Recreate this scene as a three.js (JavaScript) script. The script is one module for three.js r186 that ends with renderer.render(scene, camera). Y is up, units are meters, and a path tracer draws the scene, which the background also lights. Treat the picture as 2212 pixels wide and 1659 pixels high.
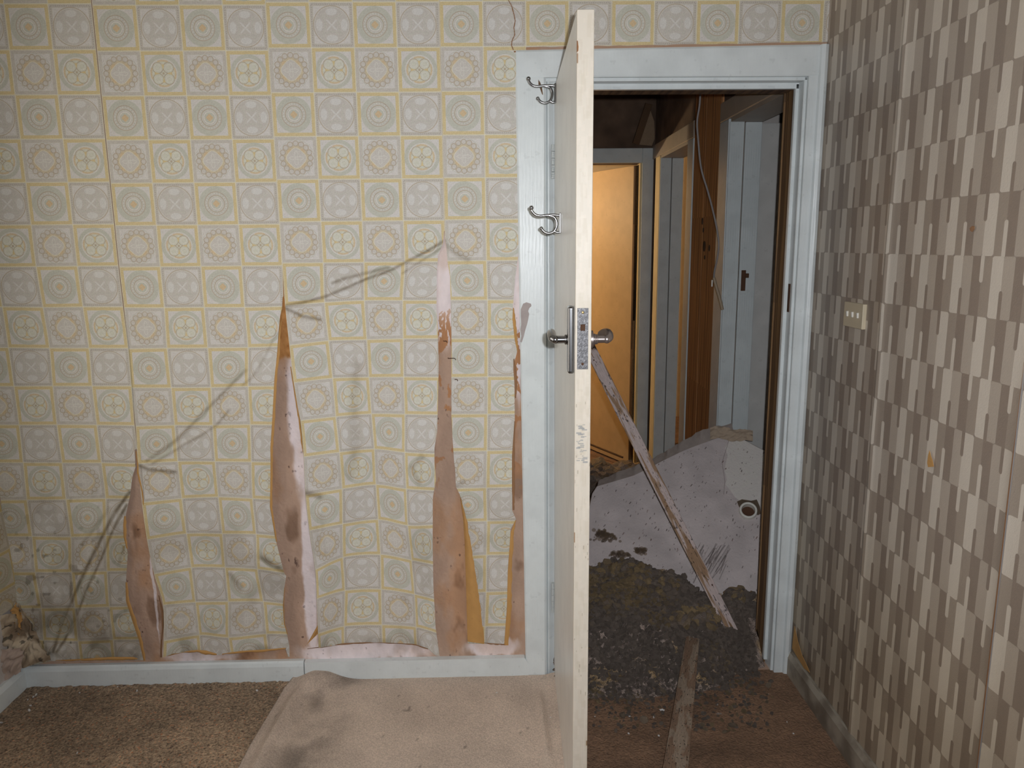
import * as THREE from 'three';
import { RoundedBoxGeometry } from 'three/addons/geometries/RoundedBoxGeometry.js';
import { mergeGeometries, toCreasedNormals } from 'three/addons/utils/BufferGeometryUtils.js';

// ---------------------------------------------------------------- camera, sky, lights, exposure
const W = 2212, H = 1659, F = 1625;
const scene = new THREE.Scene();
const camera = new THREE.PerspectiveCamera(THREE.MathUtils.radToDeg(2 * Math.atan(H / 2 / F)), W / H, 0.05, 60);
camera.rotation.order = 'YXZ';
camera.position.set(0, 1.54, 2.5);
camera.rotation.set(-0.1828, -0.0225, -0.0096);
camera.updateMatrixWorld(true);
scene.add(camera);

// warm late daylight outside the side window
scene.background = new THREE.Color(1.0, 0.94, 0.86);
scene.backgroundIntensity = 4.2;

// the camera's flash, a hand's breadth from the lens
const flash = new THREE.SpotLight(new THREE.Color(0.93, 0.968, 1.02), 12.6, 0, 1.02, 1.0, 2);
flash.name = 'camera_flash';
flash.position.set(0.042, 1.575, 2.49);
flash.target.position.set(0.12, 1.16, 0);
flash.castShadow = true;
flash.shadow.mapSize.set(2048, 2048);
flash.shadow.radius = 0.5;
scene.add(flash, flash.target);

const renderer = new THREE.WebGLRenderer({ antialias: true });
renderer.toneMapping = THREE.LinearToneMapping;
renderer.toneMappingExposure = 0.71;
renderer.shadowMap.enabled = true;

// ---------------------------------------------------------------- helpers
let seed = 7;
const rnd = () => { seed = (seed * 1664525 + 1013904223) >>> 0; return seed / 4294967296; };
const rr = (a, b) => a + (b - a) * rnd();
const clamp = (x, a, b) => Math.min(b, Math.max(a, x));
const lerp = (a, b, t) => a + (b - a) * t;
const sstep = (a, b, x) => { const t = clamp((x - a) / (b - a), 0, 1); return t * t * (3 - 2 * t); };
const V = (x, y, z) => new THREE.Vector3(x, y, z);
const hash = (x, y, s) => { let h = Math.imul(x, 374761393) ^ Math.imul(y, 668265263) ^ Math.imul(s, 2246822519); h = Math.imul(h ^ (h >>> 13), 1274126177); h ^= h >>> 16; return (h >>> 0) / 4294967296; };
function vnoise(x, y, s = 0, per = 0) {
  let xi = Math.floor(x), yi = Math.floor(y);
  const fx = x - xi, fy = y - yi, u = fx * fx * (3 - 2 * fx), v = fy * fy * (3 - 2 * fy);
  const w = (n) => per ? ((n % per) + per) % per : n;
  const x0 = w(xi), x1 = w(xi + 1), y0 = w(yi), y1 = w(yi + 1);
  return lerp(lerp(hash(x0, y0, s), hash(x1, y0, s), u), lerp(hash(x0, y1, s), hash(x1, y1, s), u), v);
}
function fbm(x, y, s = 0, oct = 4, per = 0) {
  let a = 0.5, t = 0, n = 0;
  for (let i = 0; i < oct; i++) { t += a * vnoise(x, y, s + i * 17, per); n += a; a *= 0.5; x *= 2; y *= 2; per *= 2; }
  return t / n;
}
// points of the place, read off where surfaces of known position are seen
const eye = camera.position.clone();
const dirOf = (px, py) => V((px - W / 2) / F, -(py - H / 2) / F, -1).applyQuaternion(camera.quaternion);
const atZ = (px, py, z) => { const d = dirOf(px, py); return d.multiplyScalar((z - eye.z) / d.z).add(eye); };
const atX = (px, py, x) => { const d = dirOf(px, py); return d.multiplyScalar((x - eye.x) / d.x).add(eye); };
const atY = (px, py, y) => { const d = dirOf(px, py); return d.multiplyScalar((y - eye.y) / d.y).add(eye); };
const onPlane = (px, py, p0, n) => { const d = dirOf(px, py); return d.multiplyScalar(p0.clone().sub(eye).dot(n) / d.dot(n)).add(eye); };
const toPix = (p) => { const q = p.clone().sub(eye).applyQuaternion(camera.quaternion.clone().invert()); return [W / 2 + F * q.x / -q.z, H / 2 - F * q.y / -q.z]; };

const taken = new Map();
const numbered = (n) => { const k = taken.get(n) ?? 0; taken.set(n, k + 1); return k ? n + '_' + String(k).padStart(3, '0') : n; };
function mesh(name, geo, mat, parent = scene) {
  const m = new THREE.Mesh(geo, mat); m.name = numbered(name); m.castShadow = m.receiveShadow = true; parent.add(m); return m;
}
function struct(name, geo, mat, parent = scene, label) {
  const m = mesh(name, geo, mat, parent); if (parent === scene) m.userData.kind = 'structure'; if (label) m.userData.label = label; return m;
}
function group(name, pos = [0, 0, 0], rotY = 0) { const g = new THREE.Group(); g.name = numbered(name); g.position.set(...pos); g.rotation.y = rotY; scene.add(g); return g; }
function tag(o, label, category, grp, kind) { o.userData.label = label; o.userData.category = category; if (grp) o.userData.group = grp; if (kind) o.userData.kind = kind; return o; }

function muv(g) {   // uv in metres by the dominant direction of each face
  g = g.index ? g.toNonIndexed() : g;
  const p = g.attributes.position, uv = new Float32Array(p.count * 2), a = V(), b = V(), c = V();
  for (let i = 0; i < p.count; i += 3) {
    a.fromBufferAttribute(p, i); b.fromBufferAttribute(p, i + 1); c.fromBufferAttribute(p, i + 2);
    const n = b.clone().sub(a).cross(c.clone().sub(a)), ax = Math.abs(n.x), ay = Math.abs(n.y), az = Math.abs(n.z);
    [a, b, c].forEach((q, k) => {
      const [u, v] = ax > ay && ax > az ? [q.z, q.y] : ay > az ? [q.x, q.z] : [q.x, q.y];
      uv[(i + k) * 2] = u; uv[(i + k) * 2 + 1] = v;
    });
  }
  g.setAttribute('uv', new THREE.BufferAttribute(uv, 2));
  return g;
}
const strip_ = (g) => { g = g.index ? g.toNonIndexed() : g; for (const k of Object.keys(g.attributes)) if (!['position', 'normal', 'uv'].includes(k)) g.deleteAttribute(k); if (!g.attributes.uv) g.setAttribute('uv', new THREE.BufferAttribute(new Float32Array(g.attributes.position.count * 2), 2)); return g; };
const merge = (list) => mergeGeometries(list.map(strip_));
const box = (x0, x1, y0, y1, z0, z1, r = 0) => {
  const w = x1 - x0, h = y1 - y0, d = z1 - z0;
  const g = r ? new RoundedBoxGeometry(w, h, d, 2, r) : new THREE.BoxGeometry(w, h, d);
  return muv(g.translate((x0 + x1) / 2, (y0 + y1) / 2, (z0 + z1) / 2));
};
function prism(pts, y0, y1) {   // a plan outline (x, z) carried up from y0 to y1
  const s = new THREE.Shape(pts.map(([x, z]) => new THREE.Vector2(x, -z)));
  return muv(new THREE.ExtrudeGeometry(s, { depth: y1 - y0, bevelEnabled: false, curveSegments: 8 }).rotateX(-Math.PI / 2).translate(0, y0, 0));
}
function runX(pts, x0, x1) {    // a section (z, y) carried along x
  const s = new THREE.Shape(pts.map(([z, y]) => new THREE.Vector2(-z, y)));
  return muv(new THREE.ExtrudeGeometry(s, { depth: x1 - x0, bevelEnabled: false }).rotateY(Math.PI / 2).translate(x0, 0, 0));
}
function runZ(pts, z0, z1) {    // a section (x, y) carried along z
  const s = new THREE.Shape(pts.map(([x, y]) => new THREE.Vector2(x, y)));
  return muv(new THREE.ExtrudeGeometry(s, { depth: z1 - z0, bevelEnabled: false }).translate(0, 0, z0));
}
const tube = (pts, r, seg = 40, rad = 10) => new THREE.TubeGeometry(new THREE.CatmullRomCurve3(pts.map((p) => p.isVector3 ? p : V(...p))), seg, r, rad, false);
function grid(nu, nv, f, keep) {   // f(i, j) -> { p: Vector3, uv: [u, v], c: [r, g, b] }
  const pos = [], uv = [], col = [], idx = [];
  for (let j = 0; j <= nv; j++) for (let i = 0; i <= nu; i++) {
    const q = f(i, j); pos.push(q.p.x, q.p.y, q.p.z); uv.push(q.uv[0], q.uv[1]); col.push(...(q.c ?? [1, 1, 1]));
  }
  const d = (a, b) => Math.hypot(pos[a * 3] - pos[b * 3], pos[a * 3 + 1] - pos[b * 3 + 1], pos[a * 3 + 2] - pos[b * 3 + 2]);
  for (let j = 0; j < nv; j++) for (let i = 0; i < nu; i++) {
    const a = j * (nu + 1) + i, b = a + 1, c = a + nu + 1, e = c + 1;
    if (d(a, c) + d(b, e) < 1e-5 || d(a, b) + d(c, e) < 1e-5) continue;
    if (keep && !keep(i, j)) continue;
    idx.push(a, c, b, b, c, e);
  }
  const g = new THREE.BufferGeometry();
  g.setAttribute('position', new THREE.Float32BufferAttribute(pos, 3));
  g.setAttribute('uv', new THREE.Float32BufferAttribute(uv, 2));
  g.setAttribute('color', new THREE.Float32BufferAttribute(col, 3));
  g.setIndex(idx); g.computeVertexNormals();
  return g;
}
const polyAt = (pts, t) => {   // [[t, v...]] piecewise linear
  if (t <= pts[0][0]) return pts[0].slice(1);
  for (let i = 1; i < pts.length; i++) if (t <= pts[i][0]) { const k = (t - pts[i - 1][0]) / (pts[i][0] - pts[i - 1][0]); return pts[i].slice(1).map((v, n) => lerp(pts[i - 1][n + 1], v, k)); }
  return pts[pts.length - 1].slice(1);
};

// ---------------------------------------------------------------- materials
function noiseTex(n, fn, srgb = true) {
  const d = new Uint8Array(n * n * 4);
  for (let y = 0; y < n; y++) for (let x = 0; x < n; x++) { const c = fn(x / n, y / n), i = (y * n + x) * 4; d[i] = clamp(c[0], 0, 255); d[i + 1] = clamp(c[1], 0, 255); d[i + 2] = clamp(c[2], 0, 255); d[i + 3] = 255; }
  const t = new THREE.DataTexture(d, n, n); t.wrapS = t.wrapT = THREE.RepeatWrapping; t.magFilter = THREE.LinearFilter; t.minFilter = THREE.LinearMipmapLinearFilter;
  if (srgb) t.colorSpace = THREE.SRGBColorSpace; t.needsUpdate = true; return t;
}
const g1 = (v) => [v, v, v];
const fineBump = noiseTex(256, (u, v) => g1(255 * fbm(u * 32, v * 32, 3, 4, 32)), false);
const brushBump = noiseTex(256, (u, v) => g1(255 * (0.7 * fbm(u * 64, v * 4, 5, 3, 4) + 0.3 * fbm(u * 16, v * 16, 6, 3, 16))), false);
const blotch = noiseTex(256, (u, v) => { const n = fbm(u * 8, v * 8, 9, 5, 8), d = fbm(u * 32, v * 32, 12, 3, 32); const k = 244 + 22 * (n - 0.5) - (d > 0.78 ? 9 : 0); return [k, k - 1, k - 3]; });
const rep = (t, a, b = a) => { const c = t.clone(); c.repeat.set(a, b); c.needsUpdate = true; return c; };
const std = (o) => new THREE.MeshStandardMaterial({ side: THREE.DoubleSide, ...o });
const lin = (r, g, b) => new THREE.Color().setRGB(r, g, b);
const M = {
  paint: std({ color: lin(0.80, 0.853, 0.868), map: rep(blotch, 2), roughness: 0.34, bumpMap: rep(brushBump, 6, 3), bumpScale: 0.0006 }),
  paintOld: std({ color: lin(0.66, 0.71, 0.72), map: rep(blotch, 2), roughness: 0.42, bumpMap: rep(brushBump, 6, 3), bumpScale: 0.0007 }),
  paintShaded: std({ color: lin(0.42, 0.36, 0.30), map: rep(blotch, 2), roughness: 0.5 }),  // hall head boards: the dimness of grazing light put into the colour
  paintYellowLit: std({ color: lin(0.75, 0.62, 0.36), map: rep(blotch, 2), roughness: 0.45 }),  // yellow puts the far room's warm light into the corner casing's colour
  door: std({ color: lin(0.86, 0.85, 0.82), map: rep(blotch, 1.5), roughness: 0.30, bumpMap: rep(brushBump, 4, 2), bumpScale: 0.0004 }),
  chrome: std({ color: lin(0.30, 0.30, 0.305), metalness: 1, roughness: 0.22 }),
  steel: std({ color: lin(0.20, 0.195, 0.20), metalness: 0.8, roughness: 0.5, map: rep(noiseTex(128, (u, v) => { const n = fbm(u * 10, v * 10, 15, 4, 10), k = sstep(0.35, 0.65, n); return g1(lerp(206, 255, k)); }), 26), bumpMap: rep(fineBump, 20), bumpScale: 0.0004 }),
  nickel: std({ color: lin(0.50, 0.43, 0.41), metalness: 0.9, roughness: 0.3 }),
  rust: std({ color: lin(0.10, 0.045, 0.022), roughness: 0.85, map: rep(blotch, 9) }),
  brass: std({ color: lin(0.42, 0.30, 0.13), metalness: 0.8, roughness: 0.4 }),
  dark: std({ color: lin(0.035, 0.02, 0.014), roughness: 0.9 }),
  ochrePaper: std({ color: lin(0.60, 0.33, 0.11), map: rep(blotch, 5), roughness: 0.9 }),
  brownPaper: std({ color: lin(0.34, 0.18, 0.09), map: rep(blotch, 5), roughness: 0.9 }),
  plainPlaster: std({ color: lin(0.62, 0.57, 0.54), map: rep(blotch, 1), roughness: 0.95 }),
  hardboard: std({ color: lin(0.26, 0.17, 0.115), map: noiseTex(256, (u, v) => { const n = fbm(u * 12, v * 12, 21, 5, 12), k = 190 + 90 * (n - 0.5); return [k, k * 0.98, k * 0.96]; }), roughness: 0.9 }),
  ceiling: std({ color: lin(0.55, 0.53, 0.5), roughness: 0.95 }),
  plastic: std({ color: lin(0.62, 0.53, 0.38), roughness: 0.4 }),
  whitePlastic: std({ color: lin(0.78, 0.75, 0.68), roughness: 0.4 }),
};
const woodTex = (a, b, s) => noiseTex(256, (u, v) => {
  const g = fbm(u * 24 + 1.2 * fbm(u * 4, v * 2, s + 5, 2, 2), v * 2, s, 4, 0), k = sstep(0.3, 0.75, g); return [lerp(a[0], b[0], k), lerp(a[1], b[1], k), lerp(a[2], b[2], k)];
});
M.bareWood = std({ map: rep(woodTex([192, 136, 84], [122, 80, 48], 41), 6, 1.2), roughness: 0.8 });
M.darkWood = std({ map: rep(woodTex([112, 84, 56], [62, 44, 30], 44), 6, 1.2), roughness: 0.8 });
M.jambWood = std({ map: rep(woodTex([140, 108, 72], [92, 68, 46], 48), 8, 1.5), roughness: 0.75 });

// ---- printed papers
function canvasTex(w, h, draw, srgb = true) {
  const c = document.createElement('canvas'); c.width = w; c.height = h; draw(c.getContext('2d'), w, h);
  const t = new THREE.CanvasTexture(c); t.wrapS = t.wrapT = THREE.RepeatWrapping; if (srgb) t.colorSpace = THREE.SRGBColorSpace; t.anisotropy = 8; return t;
}
const T = 256;
function tilePaper(x, bump) {
  const C = bump
    ? { ground: '#a0a0a0', gold: '#606060', grey: '#686868', seam: '#b8b8b8', disc: '#7c7c7c', line: '#3a3a3a', hi: '#d8d8d8', dot: '#505050', orange: '#606060', petal: '#b0b0b0', bead: '#c4c4c4', med: '#858585', medHi: '#b6b6b6' }
    : { ground: '#d9d4d0', gold: '#d8c596', grey: '#cac3ba', seam: '#e0d9c4', disc: '#c7c6ba', line: '#bfb09a', hi: '#dedbd3', dot: '#b9b1a6', orange: '#d6bd97', petal: '#d6d4c5', bead: '#d0cac3', med: '#ccc6bf', medHi: '#d8d5d1' };
  const circ = (cx, cy, r, fill, stroke, lw = 3) => { x.beginPath(); x.arc(cx, cy, r, 0, 7); if (fill) { x.fillStyle = fill; x.fill(); } if (stroke) { x.strokeStyle = stroke; x.lineWidth = lw; x.stroke(); } };
  const frame = (ox, oy, col, dots) => {
    x.fillStyle = C.seam; x.fillRect(ox, oy, T, T);
    x.fillStyle = col; x.fillRect(ox + 3, oy + 3, T - 6, T - 6);
    if (dots) { x.fillStyle = C.dot; for (let i = 14; i < T - 8; i += 13) for (const [a, b] of [[i, 8], [i, T - 15], [8, i], [T - 15, i]]) x.fillRect(ox + a, oy + b, 7, 7); }
    x.fillStyle = C.ground; x.fillRect(ox + 23, oy + 23, T - 46, T - 46);
    x.strokeStyle = C.hi; x.lineWidth = 2; x.strokeRect(ox + 23, oy + 23, T - 46, T - 46);
    let s = 5 + ox + oy; const r = () => { s = (s * 1664525 + 1013904223) >>> 0; return s / 4294967296; };
    for (let i = 0; i < 420; i++) { x.fillStyle = r() < 0.5 ? C.hi : C.grey; x.globalAlpha = 0.55; x.fillRect(ox + 22 + r() * (T - 46), oy + 22 + r() * (T - 46), 4, 4); }
    x.globalAlpha = 1;
  };
  // the target
  frame(0, 0, C.gold); let cx = 128, cy = 128;
  circ(cx, cy, 106, C.disc); circ(cx, cy, 72, C.bead, C.line, 4); circ(cx, cy, 62, C.bead, C.hi, 3);
  for (let i = 0; i < 24; i++) circ(cx + 62 * Math.cos(i * Math.PI / 12), cy + 62 * Math.sin(i * Math.PI / 12), 5, C.disc);
  circ(cx, cy, 51, C.disc, C.line, 4); circ(cx, cy, 44, C.med, C.hi, 2); circ(cx, cy, 34, C.disc, C.hi, 6);
  x.save(); x.translate(cx, cy); x.rotate(Math.PI / 4); x.fillStyle = C.orange; x.beginPath(); x.roundRect(-17, -17, 34, 34, 7); x.fill(); x.restore();
  // the cross medallion
  frame(T, 0, C.grey, true); cx = T + 128;
  circ(cx, cy, 108, C.med, C.line, 4); circ(cx, cy, 102, null, C.hi, 2);
  for (let k = 0; k < 4; k++) { x.save(); x.translate(cx, cy); x.rotate(k * Math.PI / 2); x.fillStyle = C.medHi; x.beginPath(); x.ellipse(0, -74, 34, 20, 0, 0, 7); x.fill(); x.strokeStyle = C.disc; x.lineWidth = 3; x.beginPath(); x.arc(0, -112, 74, 0.75, 2.4); x.stroke(); x.rotate(Math.PI / 4); x.fillStyle = C.medHi; x.beginPath(); x.ellipse(0, -22, 5, 22, 0, 0, 7); x.fill(); x.restore(); }
  // the ring of beads
  frame(0, T, C.grey); cx = 128; cy = T + 128;
  circ(cx, cy, 108, C.ground, C.disc, 3); circ(cx, cy, 100, C.med);
  x.lineJoin = 'round';
  const quat = (r0, a, fill, stroke, lw) => { x.beginPath(); for (let i = 0; i <= 80; i++) { const t = i / 80 * Math.PI * 2, r = r0 * (1 + a * Math.cos(4 * t)); x[i ? 'lineTo' : 'moveTo'](cx + r * Math.cos(t), cy + r * Math.sin(t)); } x.fillStyle = fill; x.fill(); x.strokeStyle = stroke; x.lineWidth = lw; x.stroke(); };
  circ(cx, cy, 74, bump ? C.disc : '#cfc1a6'); for (let i = 0; i < 4; i++) { const t = Math.PI / 4 + i * Math.PI / 2; x.globalAlpha = 0.7; circ(cx + 52 * Math.cos(t), cy + 52 * Math.sin(t), 17, C.orange); x.globalAlpha = 1; }
  for (let i = 0; i < 16; i++) circ(cx + 87 * Math.cos(i * Math.PI / 8), cy + 87 * Math.sin(i * Math.PI / 8), 15.5, C.bead, C.line, 4);
  quat(57, 0.07, C.bead, C.seam, 4); for (let k = 0; k < 4; k++) { const t = k * Math.PI / 2; x.strokeStyle = C.hi; x.lineWidth = 3; x.beginPath(); x.ellipse(cx + 24 * Math.cos(t), cy + 24 * Math.sin(t), k % 2 ? 10 : 18, k % 2 ? 18 : 10, 0, 0, 7); x.stroke(); }
  // the four petals
  frame(T, T, C.gold); cx = T + 128;
  circ(cx, cy, 108, C.disc); circ(cx, cy, 84, C.ground, C.hi, 3); circ(cx, cy, 78, C.petal);
  for (let k = 0; k < 4; k++) { const t = k * Math.PI / 2; x.fillStyle = C.orange; x.beginPath(); x.globalAlpha = 0.75; x.arc(cx, cy, 73, t - 0.45, t + 0.45); x.strokeStyle = C.orange; x.lineWidth = 11; x.stroke(); x.globalAlpha = 1; }
  for (let k = 0; k < 4; k++) { const t = Math.PI / 4 + k * Math.PI / 2; circ(cx + 45 * Math.cos(t), cy + 45 * Math.sin(t), 31, C.petal, C.line, 4); circ(cx + 47 * Math.cos(t), cy + 47 * Math.sin(t), 18, null, C.hi, 4); }
  for (let k = 0; k < 4; k++) { x.save(); x.translate(cx, cy); x.rotate(k * Math.PI / 2); x.fillStyle = C.gold; x.beginPath(); x.moveTo(0, -20); x.lineTo(9, -52); x.lineTo(-9, -52); x.fill(); x.restore(); }
  x.fillStyle = C.line; x.fillRect(cx - 6, cy - 6, 12, 12);
  const im = x.getImageData(0, 0, 512, 512), d = im.data;   // grain of the embossed paper
  for (let j = 0; j < 512; j++) for (let i = 0; i < 512; i++) { const n = (fbm(i * 0.25 + j * 0.1, j * 0.25 - i * 0.06, 19, 2) - 0.5) * (bump ? 70 : 20) + (hash(i >> 1, j >> 1, 5) - 0.5) * (bump ? 40 : 13), o = (j * 512 + i) * 4; for (let c = 0; c < 3; c++) d[o + c] = clamp(d[o + c] + n, 0, 255); }
  x.putImageData(im, 0, 0);
}
const tileMap = canvasTex(512, 512, (x) => tilePaper(x, false)), tileBump = canvasTex(512, 512, (x) => tilePaper(x, true), false);
M.tilePaper = std({ map: tileMap, vertexColors: true, roughness: 0.62, bumpMap: tileBump, bumpScale: 0.0009 });

const barMap = canvasTex(256, 512, (x, w, h) => {
  const A = '#a4978a', B = '#94867a', Cc = '#b6aa9d', D = '#d1c7ba', U = 64;
  const bar = (col, px, py, pw, ph) => { for (const o of [-w, 0, w]) { x.fillStyle = col; x.beginPath(); x.roundRect(px + o - 0.5, py, pw + 1, ph, 12); x.fill(); } };
  x.fillStyle = '#998d82'; x.fillRect(0, 0, w, h);
  // upper row: a b c d; lower row: the same turned half round
  const wd = [60, 62, 66, 68], cols = [A, B, Cc, D]; let p = 0;
  x.fillStyle = A; cols.forEach((c, i) => { bar(c, p, 0, wd[i], 256); p += wd[i]; });
  bar(D, 60 - 12, 110, 22, 146 + 8); bar(B, 60 + 62 + 66 - 12, -8, 20, 120);
  p = 0; const wl = [68, 66, 62, 60], cl = [D, Cc, B, A];
  cl.forEach((c, i) => { bar(c, p, 256, wl[i], 256); p += wl[i]; });
  bar(B, 68 - 10, 256 + 140, 20, 124); bar(D, 68 + 66 + 62 - 11, 248, 22, 120);
});
M.barPaper = std({ map: barMap, vertexColors: true, roughness: 0.42, bumpMap: rep(fineBump, 3), bumpScale: 0.0004 });

// ---------------------------------------------------------------- the room shell
const XL = -1.70, XR = 1.062, CEIL = 2.62;
const OP = { l: 0.187, r: 1.012, top: 2.062 };   // the doorway in the papered wall
// exposed render of the papered wall: pink undercoat, brown sanding coat, damp stains, and a shadow edge painted into the second tear
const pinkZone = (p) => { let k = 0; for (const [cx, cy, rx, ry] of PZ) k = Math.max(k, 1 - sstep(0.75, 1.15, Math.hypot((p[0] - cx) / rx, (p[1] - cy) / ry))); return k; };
const PZ = [[[650, 905], [39, 190]], [[668, 1250], [26, 190]], [[955, 630], [30, 130]], [[430, 1412], [90, 22]], [[790, 1405], [150, 24]], [[1118, 640], [14, 260]], [[330, 1240], [12, 150]], [[1060, 1400], [60, 20]]].map(([[a, b], [c, d]]) => { const p = atZ(a, b, 0), q = atZ(a + c, b + d, 0); return [p.x, p.y, q.x - p.x, p.y - q.y]; });  // first two zones paint the lit side of the second tear
const orangeP = atZ(606, 725, 0);
const TX = { x0: -1.72, w: 2.0, h: 1.65 };
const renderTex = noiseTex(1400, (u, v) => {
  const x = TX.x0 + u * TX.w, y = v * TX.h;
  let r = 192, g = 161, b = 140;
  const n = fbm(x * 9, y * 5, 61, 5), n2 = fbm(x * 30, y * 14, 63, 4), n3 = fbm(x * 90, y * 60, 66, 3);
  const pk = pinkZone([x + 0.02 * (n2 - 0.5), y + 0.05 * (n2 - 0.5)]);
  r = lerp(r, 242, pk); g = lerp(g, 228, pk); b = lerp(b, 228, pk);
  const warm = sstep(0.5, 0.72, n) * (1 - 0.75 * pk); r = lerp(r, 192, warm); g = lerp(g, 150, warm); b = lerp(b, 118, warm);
  const og = (1 - sstep(0.05, 0.07, Math.abs(x - orangeP.x))) * sstep(orangeP.y - 0.085 + 0.03 * (n2 - 0.5), orangeP.y - 0.07 + 0.03 * (n2 - 0.5), y) * (y < orangeP.y + 0.2 ? 1 : 0);
  r = lerp(r, 205 - 40 * n3, og); g = lerp(g, 150 - 40 * n3, og); b = lerp(b, 92 - 34 * n3, og);
  const st = sstep(0.58, 0.75, fbm(x * 14 + 7, y * 7, 71, 4)) * (1 - 0.6 * pk) * (1 - sstep(0.5, 1.1, y)); r *= 1 - 0.22 * st; g *= 1 - 0.26 * st; b *= 1 - 0.3 * st;
  const sp = 0.7 * sstep(0.72, 0.82, n3) * sstep(0.5, 0.7, n2) * (1 - 0.5 * pk); r *= 1 - 0.55 * sp; g *= 1 - 0.6 * sp; b *= 1 - 0.6 * sp;
  const flake = sstep(0.63, 0.65, fbm(x * 40 + 3 * n2, y * 16 + 3 * n, 77, 4)) * sstep(0.6, 0.9, y) * sstep(-0.30, -0.22, x) * (1 - sstep(1.25, 1.4, y)); r = lerp(r, 190, flake); g = lerp(g, 138, flake); b = lerp(b, 98, flake);
  const k = 1 + 0.14 * (n2 - 0.5); return [r * k, g * k, b * k];
});
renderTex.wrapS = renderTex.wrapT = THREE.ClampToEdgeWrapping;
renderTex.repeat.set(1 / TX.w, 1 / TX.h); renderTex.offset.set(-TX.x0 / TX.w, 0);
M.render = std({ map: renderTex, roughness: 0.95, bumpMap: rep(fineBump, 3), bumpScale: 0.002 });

function wallXY(x0, x1, y1, holes, z0, z1) {
  const s = new THREE.Shape([[x0, 0], [x1, 0], [x1, y1], [x0, y1]].map(([a, b]) => new THREE.Vector2(a, b)));
  for (const [a, b, c, d] of holes) s.holes.push(new THREE.Path([[a, c], [a, d], [b, d], [b, c]].map(([p, q]) => new THREE.Vector2(p, q))));
  return muv(new THREE.ExtrudeGeometry(s, { depth: z1 - z0, bevelEnabled: false }).translate(0, 0, z0));
}
function wallZY(z0, z1, y1, holes, x0, x1) {
  const s = new THREE.Shape([[-z0, 0], [-z1, 0], [-z1, y1], [-z0, y1]].map(([a, b]) => new THREE.Vector2(a, b)));
  for (const [a, b, c, d] of holes) s.holes.push(new THREE.Path([[-a, c], [-a, d], [-b, d], [-b, c]].map(([p, q]) => new THREE.Vector2(p, q))));
  return muv(new THREE.ExtrudeGeometry(s, { depth: x1 - x0, bevelEnabled: false }).rotateY(Math.PI / 2).translate(x0, 0, 0));
}
const HZ = -2.46, HL = -0.12;              // the hall: far wall and left wall
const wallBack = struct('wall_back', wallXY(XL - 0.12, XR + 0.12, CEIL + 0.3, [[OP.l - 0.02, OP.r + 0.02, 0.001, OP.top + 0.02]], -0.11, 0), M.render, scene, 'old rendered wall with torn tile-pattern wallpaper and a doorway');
const doorsR = { a: [-0.98 + 0.0, -0.24], b: [-2.28, -1.58] };   // openings in the hall's right wall, z from far to near
const dA = [-0.915, -0.2], dB = [-2.27, -1.56], dTop = 2.03;
const wallRight = struct('wall_right', wallZY(-0.0, 4.4, CEIL, [], XR, XR + 0.12), M.plainPlaster, scene, 'side wall papered in grey and beige bars');
const win = { z0: 0.55, z1: 1.85, y0: 0.85, y1: 2.15 };
const wallLeft = struct('wall_left', wallZY(-0.0, 4.4, CEIL, [[win.z0, win.z1, win.y0, win.y1]], XL - 0.12, XL), M.plainPlaster, scene, 'left side wall with a window');
struct('wall_front', box(XL - 0.12, XR + 0.12, 0, CEIL, 4.4, 4.52), M.plainPlaster);
struct('ceiling', box(XL - 0.12, XR + 0.12, CEIL, CEIL + 0.1, -0.0, 4.52), M.ceiling);
// window: frame and one pane
{
  const g = group('window_1'); g.userData.kind = 'structure';
  const f = 0.05, x0 = XL - 0.09, x1 = XL - 0.03;
  mesh('window_frame', merge([box(x0, x1, win.y0, win.y0 + f, win.z0, win.z1), box(x0, x1, win.y1 - f, win.y1, win.z0, win.z1), box(x0, x1, win.y0, win.y1, win.z0, win.z0 + f), box(x0, x1, win.y0, win.y1, win.z1 - f, win.z1), box(x0, x1, win.y0, win.y1, (win.z0 + win.z1) / 2 - 0.02, (win.z0 + win.z1) / 2 + 0.02)]), M.paint, g);
  const gl = new THREE.MeshPhysicalMaterial({ transmission: 1, thickness: 0, roughness: 0, ior: 1.5 });
  mesh('pane', box(XL - 0.062, XL - 0.058, win.y0 + f, win.y1 - f, win.z0 + f, win.z1 - f), gl, g);
  mesh('window_sill', box(XL - 0.03, XL + 0.05, win.y0 - 0.03, win.y0, win.z0 - 0.04, win.z1 + 0.04, 0.006), M.paint, g);
}
// floor: one worn brown cover through room and hall
const floorTex = noiseTex(512, (u, v) => { const n = fbm(u * 8, v * 8, 81, 4, 8), d = fbm(u * 128, v * 128, 84, 2, 128), k = 150 + 50 * (n - 0.5) + 40 * (d - 0.5); return [k * 1.08, k * 0.88, k * 0.72]; });
M.floor = std({ map: rep(floorTex, 1.4), roughness: 1, bumpMap: rep(fineBump, 6), bumpScale: 0.004, color: lin(0.66, 0.61, 0.57) });
struct('floor', box(XL - 0.12, 2.9, -0.12, 0, -5.2, 4.52), M.floor, scene, 'worn dark brown floor covering running through the doorway');

// ---------------------------------------------------------------- the wallpaper on the back wall
const TW = 0.1328, TH = 0.1318;
const X0 = [-1.7435, -1.2148, -0.6894, -0.157, 0.3775, 0.909], TWk = [0.1315, 0.1313, 0.1329, 0.1335, 0.1328, 0.1328], Y0 = [0.7365, 0.732, 0.7395, 0.741, 0.741, 0.741].map((v) => v + 1.54);
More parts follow.
